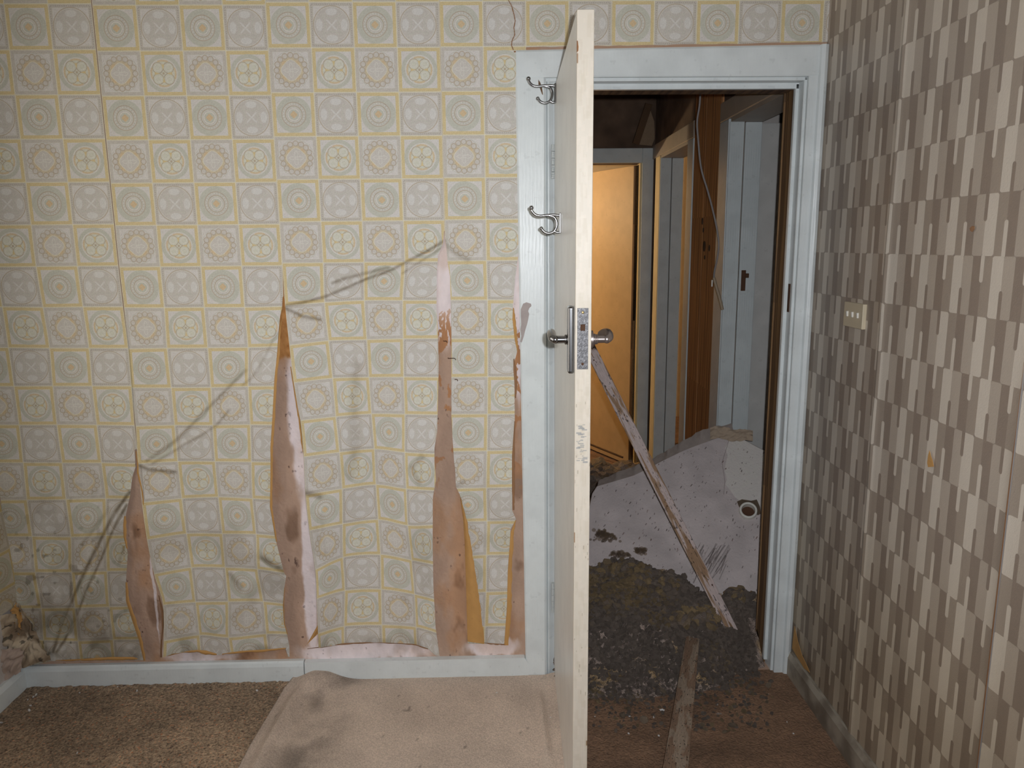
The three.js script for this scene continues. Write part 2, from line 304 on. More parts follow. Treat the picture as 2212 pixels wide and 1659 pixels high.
// measured tile corners of the loosened lower part of each drop (rows 7 and on)
const LOW = [
  { 7: [-82, 663, 5, 663, 92.8, 664, 179, 663, 266, 663], 8: [-69, 751, 18, 751, 107, 752, 192, 752, 277, 752], 9: [-57, 834, 30, 834.5, 114, 834, 199, 834, 284, 834], 10: [-44, 918, 41, 918, 123, 917.5, 209, 918, 291, 919], 11: [-34, 999, 50, 999.5, 134, 1000, 219, 1000, 300, 1002], 12: [-26, 1081, 58, 1080, 142.5, 1079, 228, 1077, 310, 1078], 13: [-14, 1159, 69, 1159, 153, 1160, 229, 1157, 305, 1156], 14: [-6, 1236, 76, 1236, 155, 1236, 231, 1234, 308, 1233], 15: [8, 1314, 89, 1314, 162, 1313, 236, 1311, 312, 1310], 16: [14, 1383, 94, 1383, 168.5, 1385, 244, 1382, 318, 1381], 17: [22, 1458, 102, 1457, 176, 1457, 250, 1455, 324, 1453] },
  { 7: [268, 664.5, 354.8, 664.8, 441, 664, 528.4, 664, 613, 662], 8: [277, 754, 360.8, 752, 448.8, 751.4, 535.6, 750.4, 618, 748], 9: [283.6, 837.7, 369.7, 837.7, 455.5, 837, 536, 834.8, 616, 834], 10: [293, 921, 377, 918.5, 459.6, 918.5, 540.4, 917.3, 619, 918], 11: [298, 1001.7, 384, 997, 464.5, 997, 542.8, 998, 620, 999], 12: [306.6, 1085.8, 392.7, 1077, 471.6, 1073.7, 545.3, 1077, 618, 1080], 13: [317.5, 1166, 402.8, 1153, 480, 1153, 553, 1154, 626, 1161], 14: [333, 1240, 413, 1226, 486.3, 1226, 556, 1229.6, 632, 1240], 15: [352, 1307, 422.3, 1301, 492.7, 1299.7, 568.6, 1299.7, 642, 1308], 16: [353.4, 1384.6, 430.6, 1372, 494, 1377, 575, 1369.4, 648, 1371], 17: [350, 1455, 436, 1446, 505, 1448, 583, 1442, 654, 1443] },
  { 7: [616, 660, 701, 653.5, 787, 649, 870, 649, 951, 649], 8: [625, 746, 709.7, 736, 792.4, 733.8, 870.8, 731.8, 951, 731], 9: [634.5, 826.6, 718.4, 817, 797, 815, 872, 814.5, 951, 815], 10: [649, 908.6, 725.4, 900, 802.5, 894, 874.4, 894.8, 950, 896], 11: [656, 987, 733.3, 977, 808.6, 970, 874.4, 977.3, 945, 981], 12: [660, 1069, 739, 1056, 812, 1047, 877.5, 1056, 944, 1060], 13: [668, 1146, 740, 1132, 817, 1122.6, 881, 1135, 942, 1134], 14: [680.7, 1230.8, 741, 1204, 821.8, 1198, 889, 1210, 944, 1221], 15: [684, 1293.5, 745, 1276, 823.3, 1273, 895.4, 1284, 948, 1297], 16: [687, 1368.7, 743.4, 1353, 825, 1350, 898.6, 1354.6, 950, 1369], 17: [690, 1444, 744, 1430, 827, 1427, 902, 1430, 954, 1443] },
  { 7: [969, 648, 1053, 648, 1137, 648, 1220, 647, 1302, 647], 8: [969, 732, 1053.4, 731.8, 1137, 731, 1220, 731, 1300, 731], 9: [970, 815, 1053.5, 814, 1136, 814, 1218, 814, 1298, 814], 10: [970, 895, 1053, 894.5, 1135, 894, 1216, 894, 1296, 894], 11: [970, 975, 1052, 974, 1133, 973, 1214, 973, 1294, 973], 12: [969, 1056, 1050.6, 1053.7, 1131, 1052, 1211, 1052, 1291, 1052], 13: [971, 1127, 1052, 1125.8, 1131, 1125, 1210, 1125, 1289, 1125], 14: [971, 1203, 1050.6, 1199, 1130, 1198, 1209, 1198, 1287, 1198], 15: [970, 1281, 1050, 1279, 1129, 1277, 1207, 1277, 1285, 1277], 16: [969, 1355, 1047.5, 1353, 1126, 1352, 1204, 1352, 1282, 1352], 17: [967, 1430, 1046, 1428, 1124, 1427, 1202, 1427, 1280, 1427] },
];
const edgeL = [
  [0, 1, 2].map((i) => { const y = 2.6 - i * 1.3, q = toPix(V(XL + 0.003, y, 0)); return [q[1], q[0]]; }), null, null,
  [[500, 959], [531, 964], [567, 967], [597, 972], [655, 973.7], [737, 975.3], [802, 975], [899, 975], [964, 978.6], [999, 981], [1011, 983], [1052, 985], [1068, 993], [1080, 996.5], [1168, 1003.6], [1262, 1006.7], [1384, 1010], [1440, 1012]],
];
const edgeR = [
  [[972, 290.5], [1010, 292.7], [1029, 286], [1070, 281], [1098, 275], [1135, 267], [1160, 267.6], [1195, 276], [1258, 272], [1298, 273], [1342, 287], [1383, 301], [1427, 311], [1460, 318]],
  [[640, 610.5], [666, 609.4], [683, 605], [714, 602], [761, 598.6], [820, 593], [900, 589], [965, 584.5], [1000, 585], [1095, 583.8], [1130, 589], [1160, 594], [1200, 604], [1238, 614], [1244, 618.5], [1270, 614], [1308, 611], [1345, 613], [1370, 620], [1395, 625], [1422, 625.6], [1460, 626]],
  [[502, 959], [525, 957], [554, 946], [590, 943.7], [662, 942.8], [720, 946], [785, 947.6], [867, 946], [932, 944.4], [968, 938.5], [997, 938.5], [1036, 942], [1074, 935], [1168, 934.6], [1262, 936], [1356, 941], [1419, 950], [1460, 955]],
  [[540, 1121], [563, 1118], [600, 1113], [662, 1108], [720, 1112], [760, 1117], [790, 1109], [820, 1111], [905, 1112], [986, 1106], [1060, 1107], [1102, 1106], [1122, 1115], [1142, 1103], [1230, 1098], [1310, 1095], [1394, 1090], [1460, 1086]],
];
const edgeB = [
  [[-20, 1470], [60, 1440], [110, 1428], [200, 1427], [312, 1426], [340, 1426]],
  [[340, 1422], [350, 1421], [374, 1412], [442, 1405], [470, 1415], [500, 1411], [533, 1407], [617, 1401], [622, 1418], [640, 1424]],
  [[640, 1404], [663, 1403], [745, 1391], [820, 1387.5], [889, 1390.6], [925, 1402], [941, 1416], [960, 1420]],
  [[1000, 1390], [1090, 1392], [1140, 1392]],
];
const edgeFrom = [970, 640, 500, 540];
// creases of the paper: polylines, height in mm, width in pixels, grime with crease shade painted in
const CREASE = [
  [[[960, 520], [925, 541], [885, 562], [845, 583], [790, 603], [735, 627], [700, 641], [655, 653], [618, 660]], 4, 3.6, 0.42],
  [[[957, 533], [915, 560], [870, 590]], 2.5, 3, 0.22], [[[840, 578], [790, 590], [740, 603], [718, 611]], 3.5, 4.5, 0.32],
  [[[612, 664], [630, 672], [650, 682], [692, 690]], 4.5, 4.2, 0.40], [[[598, 718], [570, 775], [545, 815], [525, 830]], 3, 4, 0.14],
  [[[530, 800], [490, 840], [460, 870], [420, 910], [380, 950], [345, 975], [318, 994]], 4, 5, 0.24], [[[495, 885], [470, 915], [435, 940], [400, 958], [365, 980], [330, 1000]], 3, 4, 0.2],
  [[[298, 1004], [320, 1013], [345, 1016], [378, 1019]], 4.5, 4.5, 0.42],
  [[[280, 1062], [245, 1112], [210, 1180], [175, 1252], [150, 1312], [128, 1370], [115, 1408]], 8, 5, 0.5], [[[274, 1090], [245, 1142], [215, 1216], [186, 1276], [165, 1335], [140, 1382], [122, 1408]], 7, 4, 0.46],
  [[[236, 1098], [205, 1140], [180, 1172]], 4, 7, 0.2], [[[772, 790], [765, 880], [769, 960], [758, 1030]], -6, 14, 0.14], [[[963, 530], [985, 548], [1012, 561]], 4, 6, 0.2],
  [[[912, 985], [890, 1008], [905, 1040]], 6, 8, 0.2], [[[614, 1236], [590, 1222], [565, 1206]], -7, 9, 0.4], [[[660, 1066], [690, 1073]], -4, 8, 0.35],
  [[[268, 1180], [258, 1215]], 5, 8, 0.3], [[[690, 1110], [692, 1150], [700, 1190]], 7, 8, 0.05], [[[520, 1268], [505, 1250], [498, 1240]], 3, 8, 0.25], [[[980, 1050], [1000, 1040]], 4, 6, 0.2],
];
const segDist = (px, py, pts) => { let m = 1e9; for (let i = 1; i < pts.length; i++) { const [ax, ay] = pts[i - 1], [bx, by] = pts[i], dx = bx - ax, dy = by - ay, t = clamp(((px - ax) * dx + (py - ay) * dy) / (dx * dx + dy * dy), 0, 1), e = Math.hypot(px - ax - t * dx, py - ay - t * dy); if (e < m) m = e; } return m; };
const bbox = CREASE.map(([p, , w]) => [Math.min(...p.map((q) => q[0])) - 4 * w, Math.max(...p.map((q) => q[0])) + 4 * w, Math.min(...p.map((q) => q[1])) - 4 * w, Math.max(...p.map((q) => q[1])) + 4 * w]);
// how far the paper stands off the wall (metres)
const LIFT = [
  (c, r) => 0.030 * sstep(10.5, 13.5, r) * Math.exp(-(4 - c) * 1.5) + 0.02 * sstep(12, 16, r) * Math.exp(-c * 0.8) + 0.004 * sstep(6, 9, r) * sstep(3, 4, c),
  (c, r) => 0.042 * sstep(6.8, 9.5, r) * (1 - 0.35 * sstep(14, 17, r)) * Math.exp(-Math.max(0, 3.75 - c) * 1.35) + 0.026 * sstep(10.8, 13.5, r) * Math.exp(-c * 1.3) + 0.010 * sstep(9, 13, r) * (0.5 + 0.5 * Math.sin(c * 3.1 + 0.6)),
  (c, r) => 0.034 * sstep(6.8, 11, r) * Math.exp(-c * 1.1) + 0.030 * sstep(6, 12, r) * Math.exp(-(4 - c) * 1.2) + 0.012 * sstep(9, 13, r) * Math.sin(c * 2.6 + r * 0.5) + 0.012 * sstep(9, 12, r),
  (c, r) => 0.016 * sstep(5.5, 9, r) * Math.exp(-c * 1.6) + 0.014 * sstep(11, 14, r) * Math.exp(-c * 1.2) + 0.010 * sstep(6.5, 8, r) * sstep(1.2, 1.9, c),
];
function drop(k, cLo, cHi, rLo, rHi, nC, nR) {
  const ctl = [];   // control points in the wall plane, rows rLo-1.. and columns -1..5
  const rows = []; for (let r = -3; r <= 18; r++) rows.push(r);
  for (const r of rows) {
    const low = LOW[k]?.[Math.min(r, 17)], line = [];
    for (let c = 0; c <= 4; c++) {
      if (low && r >= 7) { const p = atZ(low[c * 2], low[c * 2 + 1] + (r > 17 ? 72 : 0), 0); line.push([p.x, p.y]); }
      else line.push([X0[k] + c * TWk[k], Y0[k] - r * TH]);
    }
    line.unshift([2 * line[0][0] - line[1][0], 2 * line[0][1] - line[1][1]]); line.push([2 * line[5][0] - line[4][0], 2 * line[5][1] - line[4][1]]);
    ctl.push(line);
  }
  const cr = (a, b, c, d, t) => 0.5 * (2 * b + (c - a) * t + (2 * a - 5 * b + 4 * c - d) * t * t + (3 * b - a - 3 * c + d) * t * t * t);
  const at = (c, r) => {
    const ri = clamp(Math.floor(r), -2, 16), t = r - ri, ci = clamp(Math.floor(c), 0, 3), s = c - ci, out = [];
    for (let d = 0; d < 2; d++) { const col = []; for (let j = -1; j <= 2; j++) { const L = ctl[ri + j + 3]; col.push(cr(L[ci][d], L[ci + 1][d], L[ci + 2][d], (L[ci + 3] ?? L[6])[d], s)); } out.push(cr(...col, t)); }
    return out;
  };
  const pix = (c, r) => { const [x, y] = at(c, r); return toPix(V(x, y, 0)); };
  const cut = (r, edge, from, def) => {   // the column at which the torn edge crosses row r
    if (!edge) return def;
    let best = def, lo = 0, hi = 4;
    const q = pix(def, r); if (q[1] < from) return def;
    for (let i = 0; i < 22; i++) { const m = (lo + hi) / 2, p = pix(m, r); if (p[0] < polyAt(edge, p[1])[0]) lo = m; else hi = m; }
    best = (lo + hi) / 2; return best;
  };
  const cl = [], crr = [];
  for (let j = 0; j <= nR; j++) { const r = rLo + (rHi - rLo) * j / nR; cl.push(Math.max(cLo, edgeL[k] ? cut(r, edgeL[k], k === 3 ? edgeFrom[2] : -9999, cLo) : cLo)); crr.push(Math.min(cHi, cut(r, edgeR[k], edgeFrom[k], cHi))); }
  return grid(nC, nR, (i, j) => {
    let r = rLo + (rHi - rLo) * j / nR; const c = lerp(cl[j], crr[j], i / nC);
    let px = pix(c, r);
    if (edgeB[k] && r > 14) {
      const yb = (q) => polyAt(edgeB[k], q)[0];
      if (px[1] > yb(px[0])) { let lo = 13, hi = r; for (let n = 0; n < 20; n++) { const m = (lo + hi) / 2, p = pix(c, m); if (p[1] < yb(p[0])) lo = m; else hi = m; } r = lo; px = pix(c, r); }
    }
    const [x, y] = at(c, r);
    let z = 0.0022 + (LIFT[k] ? LIFT[k](c, r) : 0), dirtShade = 0;
    z += 0.0035 * sstep(6, 12, r) * (fbm(c * 1.7 + k * 9, r * 1.3, 91, 3) - 0.4);
    for (let n = 0; n < CREASE.length; n++) {
      const b = bbox[n]; if (px[0] < b[0] || px[0] > b[1] || px[1] < b[2] || px[1] > b[3]) continue;
      const [pts, h, w, dk] = CREASE[n], e = segDist(px[0], px[1], pts) / w, g = Math.exp(-e * e), g2 = Math.exp(-e * e * 1.6);
      z += h * 0.001 * g; dirtShade = Math.max(dirtShade, dk * g2 * (0.7 + 0.6 * vnoise(px[0] * 0.12, px[1] * 0.12, 8)));
    }
    z = Math.max(z, 0.0018);
    const P = V(x, y, 0).sub(eye).multiplyScalar((2.5 - z) / 2.5).add(eye);
    // grime: damp and mould spreading from the floor and the left corner
    const lowness = sstep(900, 1430, px[1]), left = 1 - sstep(60, 520, px[0]);
    const gr = clamp((0.25 * lowness * sstep(0.48, 0.7, fbm(px[0] * 0.012, px[1] * 0.012, 33, 4)) + 0.30 * lowness * left * sstep(0.35, 0.7, fbm(px[0] * 0.02, px[1] * 0.02, 37, 4)) + 0.42 * sstep(1340, 1430, px[1]) * sstep(0.5, 0.75, fbm(px[0] * 0.03, px[1] * 0.03, 39, 3))), 0, 0.7);
    const spot = lowness * left * sstep(0.80, 0.86, vnoise(px[0] * 0.085, px[1] * 0.085, 55)) * 0.5;
    const yel = 0.05 * (1 - sstep(100, 700, px[0])) + 0.015;  // warm ambient light towards the left, put into the colour
    const k2 = 1 - Math.max(dirtShade * 0.9, gr * 0.72, spot);
    const warm = (1 - k2) * (dirtShade > gr * 0.8 ? 1.0 : 0.6);
    return { p: P, uv: [c / 2, 1 - r / 2], c: [Math.pow(k2, 1.5), Math.pow(k2, 1.5) * (1 - warm * 0.22 - yel * 0.2), Math.pow(k2, 1.5) * (1 - warm * 0.5 - yel)] };
  });
}
const stripNames = [
  'leftmost wallpaper drop, grimy towards the floor', 'second wallpaper drop, curling away from a long tear', 'third wallpaper drop, buckled and hanging loose', 'narrow wallpaper drop beside the doorway',
];
const strips = [];
for (let k = 0; k < 4; k++) {
  const cHi = k === 3 ? 2.0 : 4;
  const s = mesh('wallpaper_strip', drop(k, 0, cHi, -2.5, 17.6, k === 3 ? 72 : 150, 600), M.tilePaper, wallBack); s.userData.label = stripNames[k]; strips.push(s);
}
// over the door head
{
  const over = (k, c0, c1) => {
    const g = grid(40, 90, (i, j) => {
      const c = lerp(c0, c1, i / 40), x = X0[k] + c * TWk[k], low = 2.146 + 0.012 * (x - 0.1) + 0.004 * (fbm(x * 30, 3, 5, 3) - 0.5), y = lerp(2.6, low, j / 90), r = (Y0[k] - y) / TH;
      return { p: V(x, y, 0.0022 + 0.004 * Math.exp(-j2(90 - j) / 6) * fbm(x * 14, 1, 2, 2)), uv: [c / 2, 1 - r / 2], c: [1, 0.99, 0.96] };
    });
    const s = mesh('wallpaper_strip', g, M.tilePaper, wallBack); s.userData.label = 'wallpaper above the door head'; return s;
  };
  function j2(v) { return Math.abs(v); }
  over(3, 1.95, 4); over(4, 0, 4); over(5, 0, (XR - X0[5]) / TW - 0.01);
}
// torn and curled edges of the paper showing its ochre back
function ribbon(parent, list, mat, z, name = 'torn_edge', curl = 0.004) {   // list: [x, y, width] along the edge
  const n = (list.length - 1) * 10, pts = list.map((q, i) => [i, ...q]);
  const g = grid(4, n, (i, j) => {
    const [x, y, w] = polyAt(pts, j / 10), t = i / 4, jag = (vnoise(j * 0.7, list[0][0], 3) - 0.5) * Math.min(3, Math.abs(w) * 0.3) * t;
    const zz = (typeof z === 'function' ? z(y) : z) + curl * Math.sin(t * Math.PI * 0.8);
    return { p: atZ(x + w * t + jag, y, zz), uv: [t * 0.02, j * 0.005] };
  });
  return mesh(name, g, mat, parent);
}
const z1 = (y) => 0.006 + 0.040 * sstep(655, 880, y) * (1 - 0.35 * sstep(1200, 1430, y));
ribbon(strips[1], [[608, 690, 1], [603, 714, 3], [598, 765, 6], [592.5, 820, 6], [588.5, 900, 6], [584, 966, 6], [584.5, 1000, 5], [583, 1095, 5], [589, 1130, 4], [596, 1170, 3]], M.ochrePaper, (y) => z1(y) - 0.002);
ribbon(strips[1], [[613, 1270, 2], [610.5, 1308, 3], [612, 1345, 3], [620, 1370, 2]], M.ochrePaper, 0.028);
ribbon(strips[0], [[268, 1115, 4], [266, 1135, 7], [267, 1160, 6], [273, 1185, 3]], M.ochrePaper, 0.03);
ribbon(strips[0], [[271, 1258, 4], [272, 1298, 7], [286, 1342, 9], [300, 1383, 8], [310, 1427, 5]], M.ochrePaper, 0.031);
ribbon(strips[1], [[344, 1286, -2], [353, 1320, -5], [354, 1352, -4], [350, 1390, -3], [350, 1420, -4]], M.brownPaper, 0.03);
ribbon(strips[1], [[295, 975, -2], [299, 1003, -3], [300, 1022, -4], [309, 1063, -3], [314, 1110, -4], [318, 1160, -3]], M.ochrePaper, 0.02, 'torn_edge', 0.002);
ribbon(strips[2], [[629, 792, -2], [643, 879, -3], [649, 910, -4], [655, 960, -4], [658, 985, -2]], M.ochrePaper, 0.03);
ribbon(strips[2], [[684, 1290, 2], [690, 1310, 8], [694, 1335, 6], [690, 1345, 3]], M.ochrePaper, 0.04);
ribbon(strips[3], [[1108, 665, 2], [1107, 690, 7], [1112, 735, 6], [1117, 758, 2]], M.ochrePaper, 0.013);
ribbon(strips[3], [[1109, 775, 2], [1109, 800, 7], [1112, 835, 5], [1112, 860, 3]], M.brownPaper, 0.012);
ribbon(strips[3], [[1111, 910, 2], [1106, 985, 6], [1106, 1060, 6], [1108, 1102, 3]], M.brownPaper, 0.012);
ribbon(strips[3], [[1113, 1124, 2], [1103, 1150, 7], [1097, 1230, 9], [1095, 1310, 10], [1089, 1394, 9]], M.ochrePaper, 0.014);
// the strip turned back on itself beside the third tear, and a dog-ear
{
  const L = [[1072, 994, 0.016], [1120, 1000, 0.018], [1168, 1003.6, 0.02], [1262, 1006.7, 0.022], [1330, 1008.5, 0.024], [1386, 1010, 0.026]], R = [[1072, 996, 0.016], [1120, 1009, 0.03], [1168, 1016, 0.034], [1210, 1024, 0.036], [1293, 1036, 0.034], [1330, 1041, 0.03], [1391, 1047, 0.028]];
  const g = grid(14, 60, (i, j) => { const y = 1072 + 314 * j / 60, t = i / 14, a = polyAt(L, y), b = polyAt(R, y); const zz = lerp(a[1], b[1], t) + 0.008 * Math.sin(Math.PI * t); return { p: atZ(lerp(a[0], b[0], t) + (t === 1 ? 2 * (vnoise(j * 0.5, 1, 4) - 0.5) : 0), y + t * 5, zz), uv: [t * 0.06, j * 0.008] }; });
  const m = mesh('turned_back_flap', g, M.ochrePaper, strips[3]); m.userData.label = 'ochre back of the folded-over wallpaper';
  const d = grid(10, 10, (i, j) => { const u = i / 10, v = j / 10 * (1 - u); const A = [692, 1340], B = [663, 1392], C = [690, 1366]; const x = A[0] + (B[0] - A[0]) * u + (C[0] - A[0]) * v, y = A[1] + (B[1] - A[1]) * u + (C[1] - A[1]) * v; return { p: atZ(x, y, 0.045 - 0.01 * u + 0.004 * Math.sin(v * 6)), uv: [u * 0.08, v * 0.05] }; });
  mesh('turned_back_flap', d, M.ochrePaper, strips[2]);
}
// curled bottom edges
function bottomEdge(k, list, mat, z) {
  const pts = list.map((q, i) => [i, ...q]), n = (list.length - 1) * 8;
  const g = grid(4, n, (i, j) => { const [x, y, w] = polyAt(pts, j / 8), t = i / 4; return { p: atZ(x, y - 1 + w * t + (vnoise(j * 0.6, k, 2) - 0.5) * 2 * t, z + 0.005 * Math.sin(t * 2.6)), uv: [j * 0.006, t * 0.02] }; });
  return mesh('curled_bottom_edge', g, mat, strips[k]);
}
bottomEdge(0, [[120, 1427, 2], [180, 1424, 4], [240, 1420, 7], [290, 1420, 6], [312, 1424, 3]], M.ochrePaper, 0.02);
bottomEdge(1, [[352, 1420, 1], [380, 1409, 4], [425, 1405, 4], [445, 1406, 9], [468, 1413, 3]], M.ochrePaper, 0.02);
bottomEdge(1, [[480, 1413, 2], [520, 1407, 4], [570, 1404, 5], [618, 1400, 2]], M.ochrePaper, 0.022);
bottomEdge(2, [[664, 1402, 2], [745, 1390, 3], [820, 1387, 3], [890, 1390, 3], [925, 1402, 2]], M.brownPaper, 0.02);
bottomEdge(3, [[1046, 1389, 2], [1070, 1391, 3], [1090, 1392, 2]], M.brownPaper, 0.016);
// two bent tacks left in the plaster and a fine crack by the casing
for (const [x, y, l] of [[968, 773, 16], [958, 736, 8], [982, 818, 7]]) {
  const a = atZ(x, y, 0.0), m = mesh('bent_nail', tube([a, a.clone().add(V(0.003, 0.001, 0.02)), a.clone().add(V(l * 0.0015, 0.002, 0.03)), a.clone().add(V(l * 0.0017, -0.003, 0.031))], 0.0013, 14, 6), M.rust, wallBack);
  if (m.name === 'bent_nail') m.userData.label = 'rusty bent nail';
}
{
  const c = [[1098, 0], [1105, 12], [1110, 30], [1113, 45], [1110, 60], [1112, 75], [1106, 88], [1105, 98], [1109, 108]];
  const g = grid(1, 64, (i, j) => { const [x, y] = polyAt(c.map((q, n) => [n, ...q]), j / 8); return { p: atZ(x + (i ? 1 : -1) * (0.7 + 0.6 * vnoise(j, 2, 1)), y, 0.0045), uv: [i * 0.01, j * 0.01] }; });
  mesh('paper_crack', g, M.brownPaper, wallBack);
  const h = grid(1, 80, (i, j) => { const x = lerp(1110, 1240, j / 80); return { p: atZ(x, 111 - 4 * j / 80 + (i ? 1.5 + 2 * vnoise(j * 0.3, 2, 1) : -1), 0.004), uv: [i * 0.01, j * 0.01] }; });
  mesh('torn_edge', h, M.brownPaper, wallBack);
}

// ---------------------------------------------------------------- skirting, casing and jambs of the doorway
const skirt = (t) => [[0, 0], [t, 0], [t, 0.066], [t - 0.004, 0.078], [t - 0.009, 0.084], [0, 0.084]];
struct('baseboard_back', merge([runX(skirt(0.0232), XL, -0.6988), (() => { const e = atZ(1141, 1440, 0.0235).x + 0.003, q = new THREE.Shape([[-0.6985, 0], [e, 0], [e, 0.060], [e - 0.014, 0.084], [-0.6985, 0.084]].map(([a, b]) => new THREE.Vector2(a, b))); return muv(new THREE.ExtrudeGeometry(q, { depth: 0.0206, bevelEnabled: true, bevelSize: 0.0, bevelThickness: 0.003, bevelOffset: -0.003, bevelSegments: 2 })); })()]), M.paint, scene, 'pale painted skirting board under the torn wallpaper');
struct('baseboard_left', runZ([[XL, 0], [XL + 0.02, 0], [XL + 0.02, 0.066], [XL + 0.011, 0.084], [XL, 0.084]], 0.02, 4.4), M.paint);
M.dirtyBoard = std({ map: rep(noiseTex(256, (u, v) => { const n = fbm(u * 10, v * 10, 131, 5, 10), k = sstep(0.3, 0.7, n); return [lerp(128, 176, k), lerp(117, 166, k), lerp(103, 150, k)]; }), 1.2), roughness: 0.6 });
struct('baseboard_right', runZ([[XR, 0], [XR - 0.02, 0], [XR - 0.02, 0.066], [XR - 0.011, 0.084], [XR, 0.084]], 0.02, 4.4), M.dirtyBoard, scene, 'grimy skirting board along the bar-papered wall');
// head casing: a board, then the beads of the frame below it
const hy = (px, py, z) => atZ(px, py, z).y, xc = (px, py, z) => atZ(px, py, z).x;
const cin = xc(1741, 280, 0.021), cfl = xc(1761, 280, 0.021);
const headBot = hy(1740, 164, 0.021);
struct('trim_2', (() => { const g = runX([[0, headBot], [0.019, headBot], [0.021, headBot + 0.004], [0.021, 2.128], [0.017, 2.134], [0, 2.134]], 0.078, cfl); const p = g.attributes.position; for (let i = 0; i < p.count; i++) if (p.getY(i) > headBot + 0.03) p.setY(i, p.getY(i) + 0.014 * (p.getX(i) - 0.078) / 0.95); return g; })(), M.paint, scene, 'wide head casing over the doorway');
// left casing (hinge side)
const ca = atZ(1126, 975, 0.02).x, cb = atZ(1181, 975, 0.021).x;
{
  const g = prism([[ca, 0], [ca, 0.017], [ca + 0.005, 0.021], [cb - 0.008, 0.021], [cb - 0.001, 0.016], [cb, 0.0]], 0, headBot - 0.0004), p = g.attributes.position;
  for (let k = 0; k < p.count; k++) if (p.getX(k) < ca + 0.02) p.setX(k, p.getX(k) + 0.011 - 0.020 * p.getY(k) / 2.05);
  struct('trim_1', g, M.paint, scene, 'left door casing with a scraped grey patch');
}
// right casing: flat and a rounded outer moulding in the corner
struct('trim_3', merge([prism([[cin, 0], [cin, 0.019], [cin + 0.002, 0.021], [cfl - 0.0003, 0.021], [cfl - 0.0003, 0]].reverse(), 0, headBot - 0.0004), prism([[cfl, 0], [cfl, 0.021], [cfl + 0.003, 0.03], [cfl + 0.014, 0.033], [cfl + 0.024, 0.028], [1.06, 0.018], [1.06, 0]].reverse(), 0, 2.146)]), M.paint, scene, 'right door casing fitted into the corner');
const jx0 = xc(1731, 280, 0.004), jx1 = xc(1738, 280, 0.004), sx = xc(1714, 280, -0.034);
{
  const g = group('trim_12'); g.userData.kind = 'structure'; g.userData.label = 'painted door frame with worn brown stop';
  mesh('jamb', prism([[jx0, 0.004], [jx0 + 0.002, 0.006], [jx1, 0.006], [jx1 + 0.012, 0.0], [jx1 + 0.03, 0.0], [jx1 + 0.03, -0.11], [jx0, -0.11]].reverse(), 0, OP.top), M.paint, g);
  mesh('door_stop', prism([[sx, -0.036], [sx + 0.002, -0.034], [jx0, -0.034], [jx0, -0.05], [sx, -0.05]].reverse(), 0.02, 2.04), M.paint, g);
  mesh('jamb_lining', prism([[sx + 0.0005, -0.05], [jx0, -0.05], [jx0, -0.125], [sx - 0.004, -0.125], [sx - 0.004, -0.118], [sx + 0.0005, -0.118]].reverse(), 0.0, 2.04), M.jambWood, g);
  const yb = hy(1600, 168, 0.004), yb2 = hy(1600, 174.5, 0.004), ys = hy(1600, 192, -0.034);
  mesh('head_jamb', runX([[0.006, yb2], [0.006, yb], [0.0, headBot + 0.01], [-0.11, headBot + 0.01], [-0.11, yb2]], 0.17, jx1), M.paint, g);
  mesh('head_stop', runX([[-0.034, ys], [-0.034, yb2 + 0.002], [-0.05, yb2 + 0.002], [-0.05, ys]], 0.19, sx + 0.01), M.paint, g);
  mesh('head_lining', runX([[-0.05, ys + 0.001], [-0.05, yb2 + 0.01], [-0.125, yb2 + 0.01], [-0.125, ys + 0.001]], 0.19, sx), M.darkWood, g);
  mesh('jamb', prism([[cb + 0.0015, -0.002], [cb + 0.003, 0.004], [cb + 0.006, 0.0065], [cb + 0.010, 0.0065], [cb + 0.013, 0.004], [0.1945, -0.001], [0.208, -0.003], [0.208, -0.11], [0.15, -0.11], [0.15, -0.002]].reverse(), 0, OP.top), M.paint, g);
  // rusty strike on the right jamb
  const s0 = atX(1712, 600, jx0), sp = mesh('strike_plate', merge([box(jx0 - 0.002, jx0 + 0.001, atX(1712, 676, jx0).y, atX(1712, 614, jx0).y, -0.026, -0.010)]), M.rust, g); sp.userData.label = 'rusty strike plate';
}
// scraped patches of old grey undercoat on the left casing
{
  const patch = (pts, mat) => { const s = new THREE.Shape(pts.map(([x, y]) => { const p = atZ(x, y, 0.0213); return new THREE.Vector2(p.x, p.y); })); return mesh('scraped_patch', muv(new THREE.ExtrudeGeometry(s, { depth: 0.0004, bevelEnabled: false }).translate(0, 0, 0.0211)), mat, scene.getObjectByName('trim_1')); };
  const und = std({ color: lin(0.47, 0.41, 0.40), roughness: 0.8, map: rep(blotch, 6) });
  patch([[1130, 656], [1137, 653], [1147, 656], [1148, 661], [1143, 666], [1141, 672], [1143, 678], [1141, 690], [1139, 699], [1135, 712], [1131, 728], [1127, 740], [1124, 738], [1126, 726], [1124, 712], [1126, 700], [1125, 684], [1125, 668]], und);
  patch([[1163, 172], [1167, 178], [1171, 190], [1173, 205], [1171, 204], [1167, 193], [1163, 182]], M.jambWood);
}
